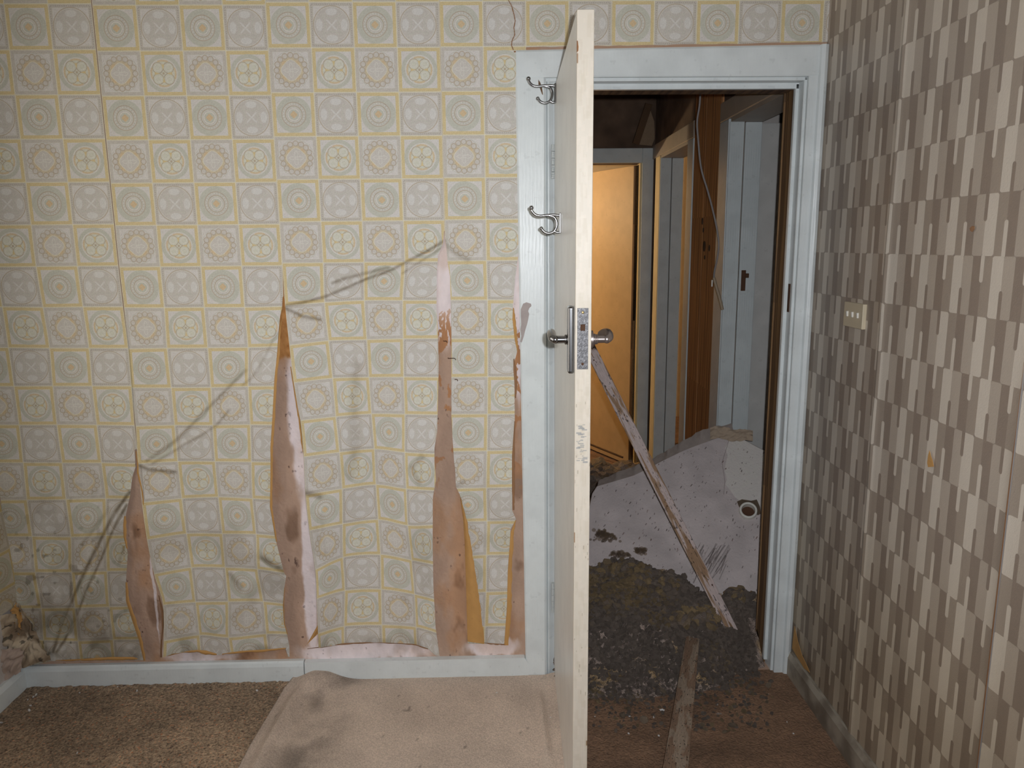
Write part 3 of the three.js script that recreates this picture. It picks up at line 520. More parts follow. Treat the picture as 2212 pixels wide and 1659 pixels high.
// ---------------------------------------------------------------- the open door
const hingeP = V(0.1985, 0, 0.014), DW = 0.795, DTH = 0.0365;
const lead0 = atZ(1241.5, 900, hingeP.z + DW * 0.9995);
const dv = V(lead0.x - hingeP.x, 0, lead0.z - hingeP.z).normalize();
const door = new THREE.Group(); door.name = 'door_1'; door.position.copy(hingeP); door.rotation.y = -Math.atan2(dv.z, dv.x); scene.add(door); door.updateMatrixWorld(true);
door.userData.kind = 'structure'; door.userData.label = 'flush cream door standing open, seen on its edge';
const leftN = V(0, 0, 1).applyQuaternion(door.quaternion), edgeN = V(1, 0, 0).applyQuaternion(door.quaternion);
const onLeft = (px, py) => door.worldToLocal(onPlane(px, py, hingeP, leftN));
const onEdge = (px, py) => door.worldToLocal(onPlane(px, py, hingeP.clone().addScaledVector(edgeN, DW), edgeN));
const dTopY = onEdge(1258, 20).y, dBot = 0.018;
{
  const leaf = mesh('door_leaf', box(0.002, DW - 0.006, dBot, dTopY, -DTH, 0, 0.0015), M.door, door);
  const edgeTex = canvasTex(64, 2048, (x, w, h) => {
    x.fillStyle = '#ded3c2'; x.fillRect(0, 0, w, h);
    let s = 91; const r = () => { s = (s * 1664525 + 1013904223) >>> 0; return s / 4294967296; };
    for (let i = 0; i < 500; i++) { x.fillStyle = r() < 0.5 ? '#e4dac9' : '#d5c8b5'; x.globalAlpha = 0.35; x.fillRect(r() * w, r() * h, 4 + r() * 16, 4 + r() * 40); }
    x.globalAlpha = 0.75; const py = (p) => { const y = onEdge(1258, p).y; return (1 - (y - dBot) / (dTopY - dBot)) * h; };
    x.fillStyle = '#9a9a98'; for (let i = 0; i < 34; i++) { const yy = py(915 + 85 * r()); x.fillRect(6 + r() * 30, yy, 4 + r() * 18, 1 + r() * 3); }
    x.fillStyle = '#b5a894'; for (let i = 0; i < 26; i++) x.fillRect(r() * w, py(830 + 700 * r()), 2 + r() * 3, 2 + r() * 8);
    x.fillStyle = '#8d6a48'; x.fillRect(0, py(1150), 4, 26); x.fillRect(58, py(1600), 6, 14); x.fillRect(0, py(115), 5, 20);
    x.globalAlpha = 1;
  });
  const eg = new RoundedBoxGeometry(0.007, dTopY - dBot, DTH, 2, 0.0015); { const p = eg.attributes.position, uv = eg.attributes.uv; for (let i = 0; i < p.count; i++) uv.setXY(i, 0.5 - p.getZ(i) / DTH, 0.5 + p.getY(i) / (dTopY - dBot)); }
  const lip = mesh('edge_lipping', eg.translate(DW - 0.0035, (dTopY + dBot) / 2, -DTH / 2), std({ map: edgeTex, roughness: 0.45 }), door); lip.userData.label = 'cream leading edge with scuffs';
  const chip = mesh('edge_chip', (() => { const a = onEdge(1242.5, 88).y, b = onEdge(1242.5, 114).y; return muv(new THREE.ExtrudeGeometry(new THREE.Shape([[0, b], [0.0035, b + 0.004], [0.004, (a + b) / 2], [0.0022, a], [0, a]].map(([p, q]) => new THREE.Vector2(p, q))), { depth: 0.0012, bevelEnabled: false }).rotateY(Math.PI / 2).translate(DW - 0.0008, 0, 0.0004)); })(), M.bareWood, door);
  // lock face plate in the leading edge
  const a = onEdge(1247.5, 666), b = onEdge(1269.5, 797), pw = Math.abs(a.z - b.z), ph = a.y - b.y, zc = (a.z + b.z) / 2, yc = (a.y + b.y) / 2;
  const s = new THREE.Shape([[-pw / 2, -ph / 2], [pw / 2, -ph / 2], [pw / 2, ph / 2], [-pw / 2, ph / 2]].map(([p, q]) => new THREE.Vector2(p, q)));
  const hole = (p, w, h) => { const c = onEdge(1258, p).y - yc; s.holes.push(new THREE.Path([[-w, c - h], [-w, c + h], [w, c + h], [w, c - h]].map(([m, n]) => new THREE.Vector2(m, n)))); return c; };
  const c1 = hole(707.5, 0.0055, 0.0075), c2 = hole(747.5, 0.0038, 0.0112);
  const pg = muv(new THREE.ExtrudeGeometry(s, { depth: 0.0016, bevelEnabled: true, bevelSize: 0.0004, bevelThickness: 0.0004, bevelSegments: 1 }).rotateY(Math.PI / 2));
  const lock = mesh('lock_plate', pg.translate(DW + 0.0002, yc, zc), M.steel, door); lock.userData.label = 'worn steel lock plate';
  mesh('latch_bolt', merge([box(DW - 0.001, DW + 0.0012, yc + c1 - 0.0075, yc + c1 + 0.0075, zc - 0.0055, zc + 0.0055)]), M.rust, lock);
  mesh('dead_bolt', box(DW - 0.001, DW + 0.001, yc + c2 - 0.0112, yc + c2 + 0.0112, zc - 0.0038, zc + 0.0038), M.steel, lock);
  for (const [p, m] of [[675, M.brass], [786, M.rust]]) mesh('screw', new THREE.SphereGeometry(0.0034, 12, 8).scale(0.35, 1, 1).translate(DW + 0.0019, onEdge(1257.5, p).y, zc), m, lock);
  // lever handles on long plates
  const py0 = onLeft(1234, 656).y, py1 = onLeft(1234, 797).y, sH = DW - 0.052;
  const lever = (side, m) => {
    const h = new THREE.Group(); h.name = numbered('lever_handle'); door.add(h); h.userData.label = side > 0 ? 'chrome lever handle on the near face' : 'dull lever handle on the far face';
    const zf = side > 0 ? 0 : -DTH, yh = onLeft(1215, 699).y, q = (v) => zf + side * v;
    if (side > 0) mesh('backplate', new RoundedBoxGeometry(0.042, py0 - py1, 0.015, 4, 0.006).translate(sH, (py0 + py1) / 2, q(0.0065)), m, h);
    else mesh('rose', new THREE.CylinderGeometry(0.019, 0.021, 0.010, 28).rotateX(Math.PI / 2).translate(sH, yh, q(0.004)), m, h);
    mesh('collar', merge([new THREE.TorusGeometry(0.0105, 0.003, 10, 24).translate(sH, yh, q(0.013)), new THREE.TorusGeometry(0.0095, 0.0025, 10, 24).translate(sH, yh, q(0.018))]), m, h);
    const neck = new THREE.CylinderGeometry(0.0092, 0.0085, 0.034, 20).rotateX(Math.PI / 2).translate(sH, yh, q(0.026));
    mesh('lever', merge([neck, tube([[sH + 0.002, yh, q(0.040)], [sH - 0.004, yh + 0.002, q(0.047)], [sH - 0.02, yh + 0.007, q(0.050)], [sH - 0.05, yh + 0.010, q(0.049)], [sH - 0.085, yh + 0.006, q(0.046)], [sH - 0.11, yh - 0.001, q(0.043)]], 0.0098, 30, 14), new THREE.SphereGeometry(0.0098, 14, 10).translate(sH - 0.11, yh - 0.001, q(0.043)), new THREE.SphereGeometry(0.0100, 14, 10).translate(sH + 0.001, yh, q(0.042))]), m, h);
  };
  lever(1, M.chrome); lever(-1, M.nickel);
  // double coat hooks
  const hook = (px, py, label) => {
    const c = onLeft(px, py); c.x = Math.max(c.x, 0.075); const h = new THREE.Group(); h.name = numbered('coat_hook'); h.position.set(c.x, c.y, 0); door.add(h); h.userData.label = label;
    mesh('hook_plate', new RoundedBoxGeometry(0.016, 0.058, 0.005, 3, 0.0022).translate(0, 0, 0.0025), M.chrome, h);
    const P = (z, y) => [0, y, z];
    mesh('upper_prong', merge([tube([P(0.003, 0.021), P(0.02, 0.023), P(0.04, 0.022), P(0.06, 0.0205), P(0.072, 0.024), P(0.081, 0.033), P(0.084, 0.041)], 0.0040, 40, 10), new THREE.SphereGeometry(0.0066, 14, 10).translate(0, 0.043, 0.0835)]), M.chrome, h);
    mesh('lower_prong', merge([tube([P(0.034, 0.021), P(0.020, 0.017), P(0.0125, 0.006), P(0.0125, -0.010), P(0.020, -0.023), P(0.034, -0.028), P(0.047, -0.024), P(0.055, -0.015)], 0.0040, 40, 10), new THREE.SphereGeometry(0.0052, 14, 10).translate(0, -0.014, 0.0555), tube([P(0.019, -0.022), P(0.01, -0.026), P(0.003, -0.025)], 0.0038, 10, 8)]), M.chrome, h);
  };
  hook(1194.5, 223, 'upper chrome coat hook near the hinge side'); hook(1211.5, 482, 'lower chrome coat hook');
  // hinges
  for (const [p0, p1] of [[312, 386], [1258, 1322]]) {
    const y0 = atZ(1187, p1, 0.02).y, y1 = atZ(1187, p0, 0.02).y, n = 5, list = [], c = door.worldToLocal(V(0.1935, 0, 0.0215));
    for (let i = 0; i < n; i++) list.push(new THREE.CylinderGeometry(0.0058, 0.0058, (y1 - y0) / n - 0.001, 14).translate(c.x, y0 + (i + 0.5) * (y1 - y0) / n, c.z));
    mesh('hinge', merge(list), M.paintOld, door);
  }
}

// ---------------------------------------------------------------- the bar-papered right wall
const seamZ = [0.485, 1.045];
{
  const s0 = seamZ[0], bw = 0.55;
  const yRow = atX(2090, 552, XR).y, zd = atX(2063.5, 552, XR).z, zd2 = atX(2148.5, 552, XR).z;   // a row joint and a bar joint
  const P = 0.1375, R = 0.131;
  const drops = [[0.0, s0], [s0, seamZ[1]], [seamZ[1], seamZ[1] + bw], [seamZ[1] + bw, seamZ[1] + 2 * bw]];
  drops.forEach(([a, b], n) => {
    const nu = Math.max(24, Math.round((b - a) / 0.0045)), nv = 260;
    const g = grid(nu, nv, (i, j) => {
      const z = lerp(a, b, i / nu), y = lerp(CEIL - 0.01, 0.086, j / nv);
      let off = 0.0025 + 0.003 * (fbm(z * 3, y * 2.2, 140, 3) - 0.4);
      if (n < 2) off += 0.0065 * Math.exp(-(((z - s0 - 0.005) / 0.045) ** 2)) * (0.6 + 0.6 * fbm(y * 2.5, 1, 143, 2)) + 0.0055 * Math.exp(-(((z - s0) / 0.011) ** 2)) * (0.5 + 0.8 * fbm(y * 4, 2, 145, 2));
      if (n === 1 || n === 2) off += 0.007 * Math.exp(-Math.abs(z - seamZ[1]) / 0.02) * (1 - sstep(1.0, 1.6, y)) * (n === 1 ? 1 : 0.5);
      off = Math.max(off, 0.001);
      const zz = n === 1 ? z - 0.0035 * sstep(0.8, 1, i / nu) * (1 - sstep(1.0, 1.5, y)) : z;
      const gr = 0.28 * sstep(0.9, 0.1, y) * fbm(z * 7, y * 5, 150, 3) + 0.08 * (1 - sstep(0.0, 0.5, z));
      const k = 1 - gr, w = 0.15 * sstep(1.0, 0.2, y);
      return { p: V(XR - off, y, zz), uv: [(z - zd) / P, (y - yRow) / (2 * R) + 0.5], c: [k, k * (0.985 - w * 0.3), k * (0.965 - w)] };
    });
    const s = mesh('wallpaper_strip', g, M.barPaper, wallRight);
    s.userData.label = ['bar-pattern wallpaper drop in the corner by the doorway', 'bar-pattern wallpaper drop with a torn nick', 'bar-pattern wallpaper drop beyond the open seam', 'bar-pattern wallpaper drop nearest'][n];
  });
  // the open seam shows brown lining
  const seam = grid(1, 40, (i, j) => { const y = lerp(1.35, 0.09, j / 40), w = 0.0005 + 0.004 * sstep(1.35, 0.9, y); return { p: V(XR - 0.0082, y, seamZ[1] - 0.002 + (i ? 0.3 : -1) * w), uv: [i * 0.01, j * 0.03] }; });
  mesh('seam_lining', seam, M.brownPaper, wallRight);
  const nick = (pts, mat) => { const q = pts.map(([x, y]) => atX(x, y, XR - 0.0075)); const s = new THREE.Shape(q.map((p) => new THREE.Vector2(-p.z, p.y))); return mesh('torn_nick', muv(new THREE.ExtrudeGeometry(s, { depth: 0.001, bevelEnabled: false }).rotateY(Math.PI / 2).translate(XR - 0.009, 0, 0)), mat, wallRight); };
  nick([[2009, 973], [2012, 986], [2015, 993], [2018, 1008], [2006, 1009], [2004, 1000], [2006, 984]], M.ochrePaper);
  nick([[2101, 488], [2106, 489], [2106, 495], [2101, 501], [2097, 498], [2096, 493]], M.brownPaper);
  nick([[1717, 1352], [1724, 1385], [1733, 1415], [1744, 1438], [1750, 1453], [1738, 1444], [1722, 1418], [1712, 1400]], M.ochrePaper);
  // light switch
  const a = atX(1833, 668, XR), b = atX(1873, 690, XR), yT = atX(1853, 654, XR).y, yB = atX(1853, 708, XR).y;
  const sw = group('light_switch', [XR, (yT + yB) / 2, (a.z + b.z) / 2]); tag(sw, 'small square cream light switch plate with three little rockers on bar-papered wall', 'light switch');
  const hw = (b.z - a.z) / 2, hh = (yT - yB) / 2;
  mesh('switch_plate', new RoundedBoxGeometry(0.012, hh * 2, hw * 2, 2, 0.002).translate(-0.008, 0, 0), M.plastic, sw);
  for (const k of [-1, 0, 1]) mesh('rocker', new RoundedBoxGeometry(0.006, 0.016, 0.007, 2, 0.0015).rotateZ(0.12).translate(-0.0155, 0.002, k * hw * 0.55), M.whitePlastic, sw);
}
// ---------------------------------------------------------------- the left wall: loose paper slumping in the corner
{
  M.grimyPaper = std({ map: rep(noiseTex(256, (u, v) => { const n = fbm(u * 7, v * 7, 171, 5, 7), m = fbm(u * 20, v * 20, 175, 3, 20), k = sstep(0.3, 0.72, n); let c = [lerp(128, 204, k), lerp(108, 186, k), lerp(86, 160, k)]; if (m > 0.66) c = c.map((x) => x * 0.6); return c; }), 3), roughness: 0.9 });
  const sheet = (A, nU, nV, amp, sd, mat, name) => {   // A: four corners with depth, crumpled
    const P = A.map(([x, y, z]) => atZ(x, y, z));
    const g = grid(nU, nV, (i, j) => { const u = i / nU, v = j / nV, p = P[0].clone().lerp(P[1], u).lerp(P[3].clone().lerp(P[2], u), v); const f = Math.abs(fbm(u * 4 + sd, v * 4, 181, 3) - 0.5) * 2; p.z += amp * (f - 0.3) + 0.25 * amp * (vnoise(u * 14, v * 14, sd) - 0.5); p.x += 0.4 * amp * (fbm(u * 5, v * 5 + sd, 185, 3) - 0.5); return { p, uv: [p.x, p.y] }; });
    return mesh(name, g, mat, wallLeft);
  };
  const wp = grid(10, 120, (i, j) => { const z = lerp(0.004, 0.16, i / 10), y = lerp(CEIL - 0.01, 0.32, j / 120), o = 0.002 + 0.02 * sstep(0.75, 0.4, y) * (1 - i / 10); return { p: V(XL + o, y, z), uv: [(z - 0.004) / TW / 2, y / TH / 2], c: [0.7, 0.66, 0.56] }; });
  mesh('wallpaper_strip', wp, M.tilePaper, wallLeft);
  const a = sheet([[6, 1296, 0.03], [44, 1306, 0.02], [112, 1426, 0.025], [24, 1446, 0.06]], 26, 30, 0.035, 3, M.grimyPaper, 'slumped_paper'); a.userData.label = 'crumpled grimy wallpaper slumped in the corner';
  sheet([[-30, 1330, 0.10], [34, 1330, 0.05], [62, 1412, 0.06], [-30, 1478, 0.10]], 24, 26, 0.05, 9, M.grimyPaper, 'slumped_paper');
  sheet([[-30, 1408, 0.12], [50, 1400, 0.075], [44, 1452, 0.075], [-30, 1490, 0.12]], 20, 14, 0.03, 14, std({ color: lin(0.52, 0.40, 0.33), map: rep(blotch, 5), roughness: 0.9 }), 'slumped_paper');
  sheet([[35, 1300, 0.03], [48, 1335, 0.02], [42, 1372, 0.05], [22, 1330, 0.05]], 10, 12, 0.03, 21, M.ochrePaper, 'slumped_paper');
}

// ---------------------------------------------------------------- floor coverings
{
  const ut = noiseTex(512, (u, v) => { const n = fbm(u * 6, v * 6, 201, 4, 6), a = 0.5 * vnoise(u * 100, v * 100, 203, 100) + 0.5 * vnoise(u * 200, v * 200, 204, 200), b = vnoise(u * 150, v * 150, 207, 150); let k = 128 + 46 * (n - 0.5) + 80 * (a - 0.5); const t = b > 0.8 ? 1 : 0; const c = [k * 1.04, k * 0.91, k * 0.77]; if (t) { c[0] *= 0.72; c[1] *= 0.68; c[2] *= 0.68; } if (b < 0.12) { c[0] *= 1.2; c[1] *= 0.92; c[2] *= 0.8; } return c; });
  const mat = std({ map: rep(ut, 1.6), roughness: 1, bumpMap: rep(fineBump, 5), bumpScale: 0.006, color: lin(1.42, 1.36, 1.28) });
  const edge = [[1452, 662], [1470, 632], [1490, 612], [1520, 594], [1560, 570], [1610, 540], [1659, 514], [1720, 484]].map(([y, x]) => { const p = atY(x, y, 0.012); return [p.z, p.x]; }).sort((p, q) => p[0] - q[0]);
  const g = grid(130, 150, (i, j) => { const z = lerp(0.0215 + 0.006 * vnoise(i * 0.8, 0, 3), 2.4, j / 150), x = lerp(XL + 0.021, polyAt(edge, z)[0] + 0.02, i / 130); return { p: V(x, 0.006 + 0.004 * fbm(x * 30, z * 30, 211, 3) + (j === 0 ? 0.006 * vnoise(i * 0.9, 1, 5) : 0), z), uv: [x, z] }; });
  tag(mesh('carpet_underlay', g, mat), 'speckled brown crumbly underlay left bare beside the beige carpet', 'underlay');

  // the beige carpet, its cut edge lifting
  const hump = atZ(690, 1462, 0.03), ridgeA = atY(1166, 1505, 0.02), ridgeB = atY(1180, 1615, 0.02);
  const ct = noiseTex(512, (u, v) => { const n = fbm(u * 5, v * 5, 221, 4, 5), w = Math.sin((u + v) * Math.PI * 2 * 60) * Math.sin((u - v) * Math.PI * 2 * 60), d = vnoise(u * 160, v * 160, 223, 160), k = 192 + 26 * (n - 0.5) + 11 * w + 34 * (d - 0.5); return [k * 1.04, k * 0.945, k * 0.865]; });
  const cm = std({ map: rep(ct, 2.2), vertexColors: true, roughness: 1, bumpMap: rep(fineBump, 9), bumpScale: 0.002 });
  const nu = 150, nv = 190;
  const cg = grid(nu, nv, (i, j) => {
    const z = 0.0225 + 2.2 * Math.pow(j / nv, 1.15), xl = polyAt(edge, z)[0], xr = 0.205, t = i / nu, x = lerp(xl, xr, Math.pow(t, 1.2)), dl = x - xl;
    let h = 0.012 + 0.003 * (fbm(x * 9, z * 9, 231, 3) - 0.4);
    h += 0.020 * Math.exp(-(((dl - 0.058) / 0.022) ** 2)) * sstep(0.05, 0.15, z) * (1 - sstep(0.5, 0.8, z)) - 0.004 * Math.exp(-(((dl - 0.105) / 0.02) ** 2));
    h += 0.020 * Math.exp(-((dl / 0.012) ** 2)) * 0.3;
    h += 0.042 * Math.exp(-(((x - hump.x) / 0.075) ** 2) - (((z - 0.03) / 0.06) ** 2));
    h += 0.014 * Math.exp(-(((x - lerp(ridgeA.x, ridgeB.x, (z - ridgeA.z) / (ridgeB.z - ridgeA.z))) / 0.012) ** 2)) * sstep(ridgeA.z - 0.08, ridgeA.z + 0.05, z) * (1 - sstep(ridgeB.z, ridgeB.z + 0.08, z));
    h += 0.010 * sstep(0.05, 0.0, xr - x);
    if (i === 0) h = 0.003;
    const s1 = sstep(0.34, 0.62, fbm(x * 6, z * 6, 241, 4)) * Math.exp(-(((dl - 0.17) / 0.09) ** 2)) * 0.55, s2 = 0.22 * Math.exp(-dl / 0.05), s3 = 0.55 * sstep(0.955, 0.975, vnoise(x * 46, z * 46, 245)), s4 = 0.14 * sstep(0.55, 0.8, fbm(x * 3, z * 3, 248, 3));
    const k = 1 - Math.max(s1, s2, s3, s4);
    return { p: V(x, h, z), uv: [x, z], c: [k, k * 0.985, k * 0.97] };
  });
  tag(mesh('carpet', cg, cm), 'dusty beige carpet offcut with a lifting cut edge left of the door', 'carpet');
}
// ---------------------------------------------------------------- the hall beyond the doorway
const XH = 1.05, XF = 1.032, EZ = -2.52;      // hall's right wall, face of its casings, end wall
const ziA = atX(1564, 532, XF).z, zoA = atX(1545, 532, XF).z, yoA = atX(1541, 233, XF).y, yiA = atX(1563, 268, XF).y;
const zfB = atX(1421, 532, XF).z, zcB = atX(1412, 532, XF).z, znB = atX(1478, 532, XF).z, zeB = atX(1490, 532, XF).z;
const zA = [ziA, -0.24], zB = [zfB, znB];
struct('wall_hall_right', wallZY(EZ, -0.11, 3.0, [[zA[0], zA[1], 0.001, yiA], [zB[0], zB[1], 0.001, yiA]], XH, XH + 0.11), M.hardboard, scene, 'brown hardboard hall wall with two doorways');
struct('wall_hall_end', wallXY(HL - 0.1, XH + 0.11, 3.0, [[0.16, atZ(1381, 532, EZ).x, 0.001, atZ(1340, 352, EZ + 0.02).y]], EZ - 0.11, EZ), M.hardboard, scene, 'brown hardboard end wall of the hall');
struct('wall_hall_left', box(HL - 0.1, HL, 0, 3.0, EZ, -0.11), M.hardboard);
struct('ceiling_2', box(HL - 0.1, 2.9, 2.95, 3.05, EZ - 0.11, -0.11), M.darkWood);
// the side rooms, closed boxes of plain plaster
struct('wall_side_room', merge([box(2.7, 2.8, 0, 3, EZ - 0.11, -0.11), box(XH + 0.11, 2.8, 0, 3, -0.11, -0.01), box(XH + 0.11, 2.8, 0, 3, -1.32, -1.24)]), M.plainPlaster);
M.cream = std({ color: lin(0.72, 0.60, 0.42), map: rep(blotch, 1), roughness: 0.9 });
struct('wall_far_room', merge([box(-0.9, -0.8, 0, 2.6, -5.1, EZ - 0.11), box(2.7, 2.8, 0, 2.6, -5.1, EZ - 0.11), box(-0.9, 2.8, 0, 2.6, -4.2, -4.1), box(-0.9, HL - 0.1, 0, 2.6, EZ - 0.11, EZ), box(-0.9, 2.8, 2.6, 2.7, -5.2, EZ - 0.05)]), M.cream);

// doorway casings, head boards and lined reveals of the hall
const caseB = (z0, z1, y1) => box(XF, XH, 0, y1, z0, z1, 0.004);
struct('trim_4', merge([caseB(zoA, ziA - 0.004, yiA + 0.0116)]), M.paintOld, scene, 'casing of the nearer hall doorway');
struct('trim_5', runZ([[XH, yiA + 0.012], [XF + 0.002, yiA + 0.012], [XF, yiA + 0.016], [XF, yoA - 0.004], [XF + 0.004, yoA], [XH, yoA]], zoA, -0.115), M.paintShaded, scene, 'head casing of the nearer hall doorway');
struct('trim_6', merge([caseB(zcB, zfB - 0.004, yiA + 0.0116)]), M.paintYellowLit, scene, 'casing beside the hall corner with warm light in its colour');
struct('trim_7', merge([caseB(znB + 0.004, zeB, yiA + 0.0116)]), M.paintOld, scene, 'casing between far hall doorway and bare boards');
struct('trim_8', runZ([[XH, yiA + 0.012], [XF + 0.002, yiA + 0.012], [XF, yiA + 0.016], [XF, yoA - 0.004], [XF + 0.004, yoA], [XH, yoA]], EZ, zeB - 0.001), M.paintShaded, scene, 'head casing of the far hall doorway');
const lining = (z0, zn, pxs, n, id) => {
  const g = group('trim_' + id); g.userData.kind = 'structure'; g.userData.label = n;
  const xs = pxs.map((p) => atZ(p, 532, z0).x);
  mesh('jamb', box(XF + 0.004, xs[1] - 0.0015, 0, yiA - 0.001, z0 - 0.016, z0 + 0.004, 0.002), M.paintOld, g);
  mesh('door_stop', box(xs[1] + 0.0015, xs[2], 0, yiA - 0.0055, z0 - 0.016, z0 + 0.014, 0.002), M.paintOld, g);
  mesh('head_lining', box(XF + 0.004, xs[2], yiA - 0.005, yiA + 0.012, z0 + 0.016, zn - 0.001), M.paintShaded, g);
  return { g, xs };
};
const LA = lining(zA[0], zA[1], [1564, 1597, 1632], 'nearer hall door frame with painted jamb boards', 13);
const LB = lining(zB[0], zB[1], [1421, 1446, 1470], 'far hall door frame with painted jamb boards', 15);
{ // rusty keep on the nearer frame
  const p = atZ(1607, 606, zA[0] + 0.0145), k = mesh('rusty_keep', merge([box(p.x - 0.013, p.x + 0.007, p.y - 0.046, p.y + 0.046, p.z - 0.001, p.z + 0.003, 0.001), box(p.x + 0.003, p.x + 0.019, p.y + 0.012, p.y + 0.032, p.z, p.z + 0.010, 0.002)]), M.rust, LA.g); k.userData.label = 'rusty door keep';
}
{ // the flush door standing open in the nearer hall doorway
  const g = group('door_2', [LA.xs[2] + 0.003, 0, zA[0] - 0.018]); g.userData.kind = 'structure'; g.userData.label = 'pale flush door standing open in the nearer hall doorway';
  mesh('door_leaf', box(0, 0.76, 0.012, yiA - 0.006, -0.037, 0, 0.002), std({ color: lin(0.60, 0.59, 0.57), map: rep(blotch, 2), roughness: 0.5 }), g);
}
// bare boards between the two hall doorways
{
  const zs = [zeB + 0.002, atX(1506, 532, XH).z, atX(1522, 532, XH).z, atX(1534, 532, XH).z, zoA - 0.002];
  for (let i = 0; i < 4; i++) { const b = mesh('plank', box(XH - 0.012 - 0.002 * (i % 2), XH - 0.0005, 0, 2.35, zs[i] + 0.0015, zs[i + 1] - 0.0015, 0.002), M.bareWood, scene.getObjectByName('wall_hall_right')); if (!i) b.userData.label = 'bare orange-brown board'; }
  for (const [x, y, r] of [[1521, 532, 0.02], [1517, 478, 0.013], [1519, 497, 0.009], [1532, 536, 0.012], [1522, 556, 0.008]]) { const p = atX(x, y, XH - 0.0145); mesh('knot_hole', new THREE.CylinderGeometry(r, r, 0.002, 14).rotateZ(Math.PI / 2).scale(1, 1.3, 0.9).translate(p.x, p.y, p.z), M.dark, scene.getObjectByName('wall_hall_right')); }
}
// end doorway: casing, stops and the tan door swung into the lit far room
{
  const yi = atZ(1340, 352, EZ + 0.02).y, yo = atZ(1340, 320, EZ + 0.02).y, xi = atZ(1384, 532, EZ + 0.02).x, xo = atZ(1408, 532, EZ + 0.02).x;
  struct('trim_9', merge([box(xi, xo, 0, yo, EZ, EZ + 0.02, 0.003)]), M.paintOld, scene, 'right casing of the end doorway');
  struct('trim_10', box(0.06, xi, yi, yo, EZ, EZ + 0.02, 0.003), M.paintOld, scene, 'head casing of the end doorway');
  struct('trim_11', box(0.06, 0.155, 0, yi, EZ, EZ + 0.02, 0.003), M.paintOld);
  const fr = group('trim_14'); fr.userData.kind = 'structure'; fr.userData.label = 'frame of the end doorway';
  mesh('jamb', merge([box(xi - 0.012, xi + 0.03, 0, yi + 0.01, EZ - 0.11, EZ + 0.008, 0.002)]), M.paintYellowLit, fr);
  mesh('head_jamb', box(0.155, xi - 0.0125, yi + 0.001, yi + 0.03, EZ - 0.112, EZ - 0.0005, 0.002), M.paintYellowLit, fr);
  const hx = xi - 0.016, g = group('door_3', [hx, 0, EZ - 0.05], 0);
  g.rotation.y = Math.PI - THREE.MathUtils.degToRad(64);   // local x runs away to the left and back
  g.userData.kind = 'structure'; g.userData.label = 'tan flush door ajar at the end of the hall';
  mesh('door_leaf', box(0, 0.76, 0.012, yi - 0.010, -0.018, 0.018, 0.002), std({ color: lin(0.62, 0.43, 0.22), map: rep(blotch, 2), roughness: 0.55 }), g);
  mesh('edge_stile', box(0.0, 0.02, 0.012, yi - 0.010, -0.0187, 0.0187, 0.002), M.darkWood, g);
  g.updateMatrixWorld(true);
}
// unseen bulb added for the warm light of the far room
{
  const g = group('added_bulb', [-0.46, 1.86, -3.35]); tag(g, 'unseen bare bulb added to light the far room warmly', 'lamp');
  mesh('flex', tube([[0, 0.74, 0], [0.004, 0.4, 0], [0, 0.08, 0]], 0.003, 20, 6), M.dark, g);
  mesh('bulb_holder', new THREE.CylinderGeometry(0.018, 0.02, 0.05, 16).translate(0, 0.06, 0), M.whitePlastic, g);
  mesh('bulb', new THREE.LatheGeometry([[0.001, -0.06], [0.018, -0.054], [0.029, -0.036], [0.030, -0.018], [0.022, 0.01], [0.014, 0.03], [0.013, 0.04]].map(([a, b]) => new THREE.Vector2(a, b)), 20), new THREE.MeshStandardMaterial({ color: 0xffffff, emissive: new THREE.Color(1, 0.72, 0.4), emissiveIntensity: 8 }), g);
  const l = new THREE.PointLight(new THREE.Color(1, 0.76, 0.47), 4.2); l.name = 'added_bulb_light'; l.position.set(0, -0.02, 0); l.castShadow = true; g.add(l);
}
// ---------------------------------------------------------------- fallen ceiling sheet
const sA = atZ(1277, 1222, -0.45), sB = atZ(1650, 1296, -0.22), sC = atZ(1580, 925, -0.75);
const sN = sB.clone().sub(sA).cross(sC.clone().sub(sA)).normalize(); if (sN.z < 0) sN.negate();
const sX = sB.clone().sub(sA).normalize(), sY = sN.clone().cross(sX).normalize();
const slabQ = new THREE.Quaternion().setFromRotationMatrix(new THREE.Matrix4().makeBasis(sX, sY, sN));
const onSlab = (px, py) => { const p = onPlane(px, py, sA, sN).sub(sA); return [p.dot(sX), p.dot(sY)]; };
const slabOutline = [[1256, 1130], [1274, 1093], [1280, 1066], [1290, 1050.6], [1330, 1039], [1370, 1027], [1400, 1012], [1430, 996], [1466, 978.5], [1490, 968], [1512, 960], [1551, 946], [1572, 943], [1590, 941], [1610, 952], [1638, 967], [1664, 980], [1720, 1012], [1740, 1190], [1745, 1345], [1650, 1352], [1480, 1325], [1350, 1305], [1250, 1290]];
const sl = slabOutline.map(([x, y]) => onSlab(x, y));
const sb = { x0: Math.min(...sl.map((p) => p[0])) - 0.01, x1: Math.max(...sl.map((p) => p[0])) + 0.01, y0: Math.min(...sl.map((p) => p[1])) - 0.01, y1: Math.max(...sl.map((p) => p[1])) + 0.01 };
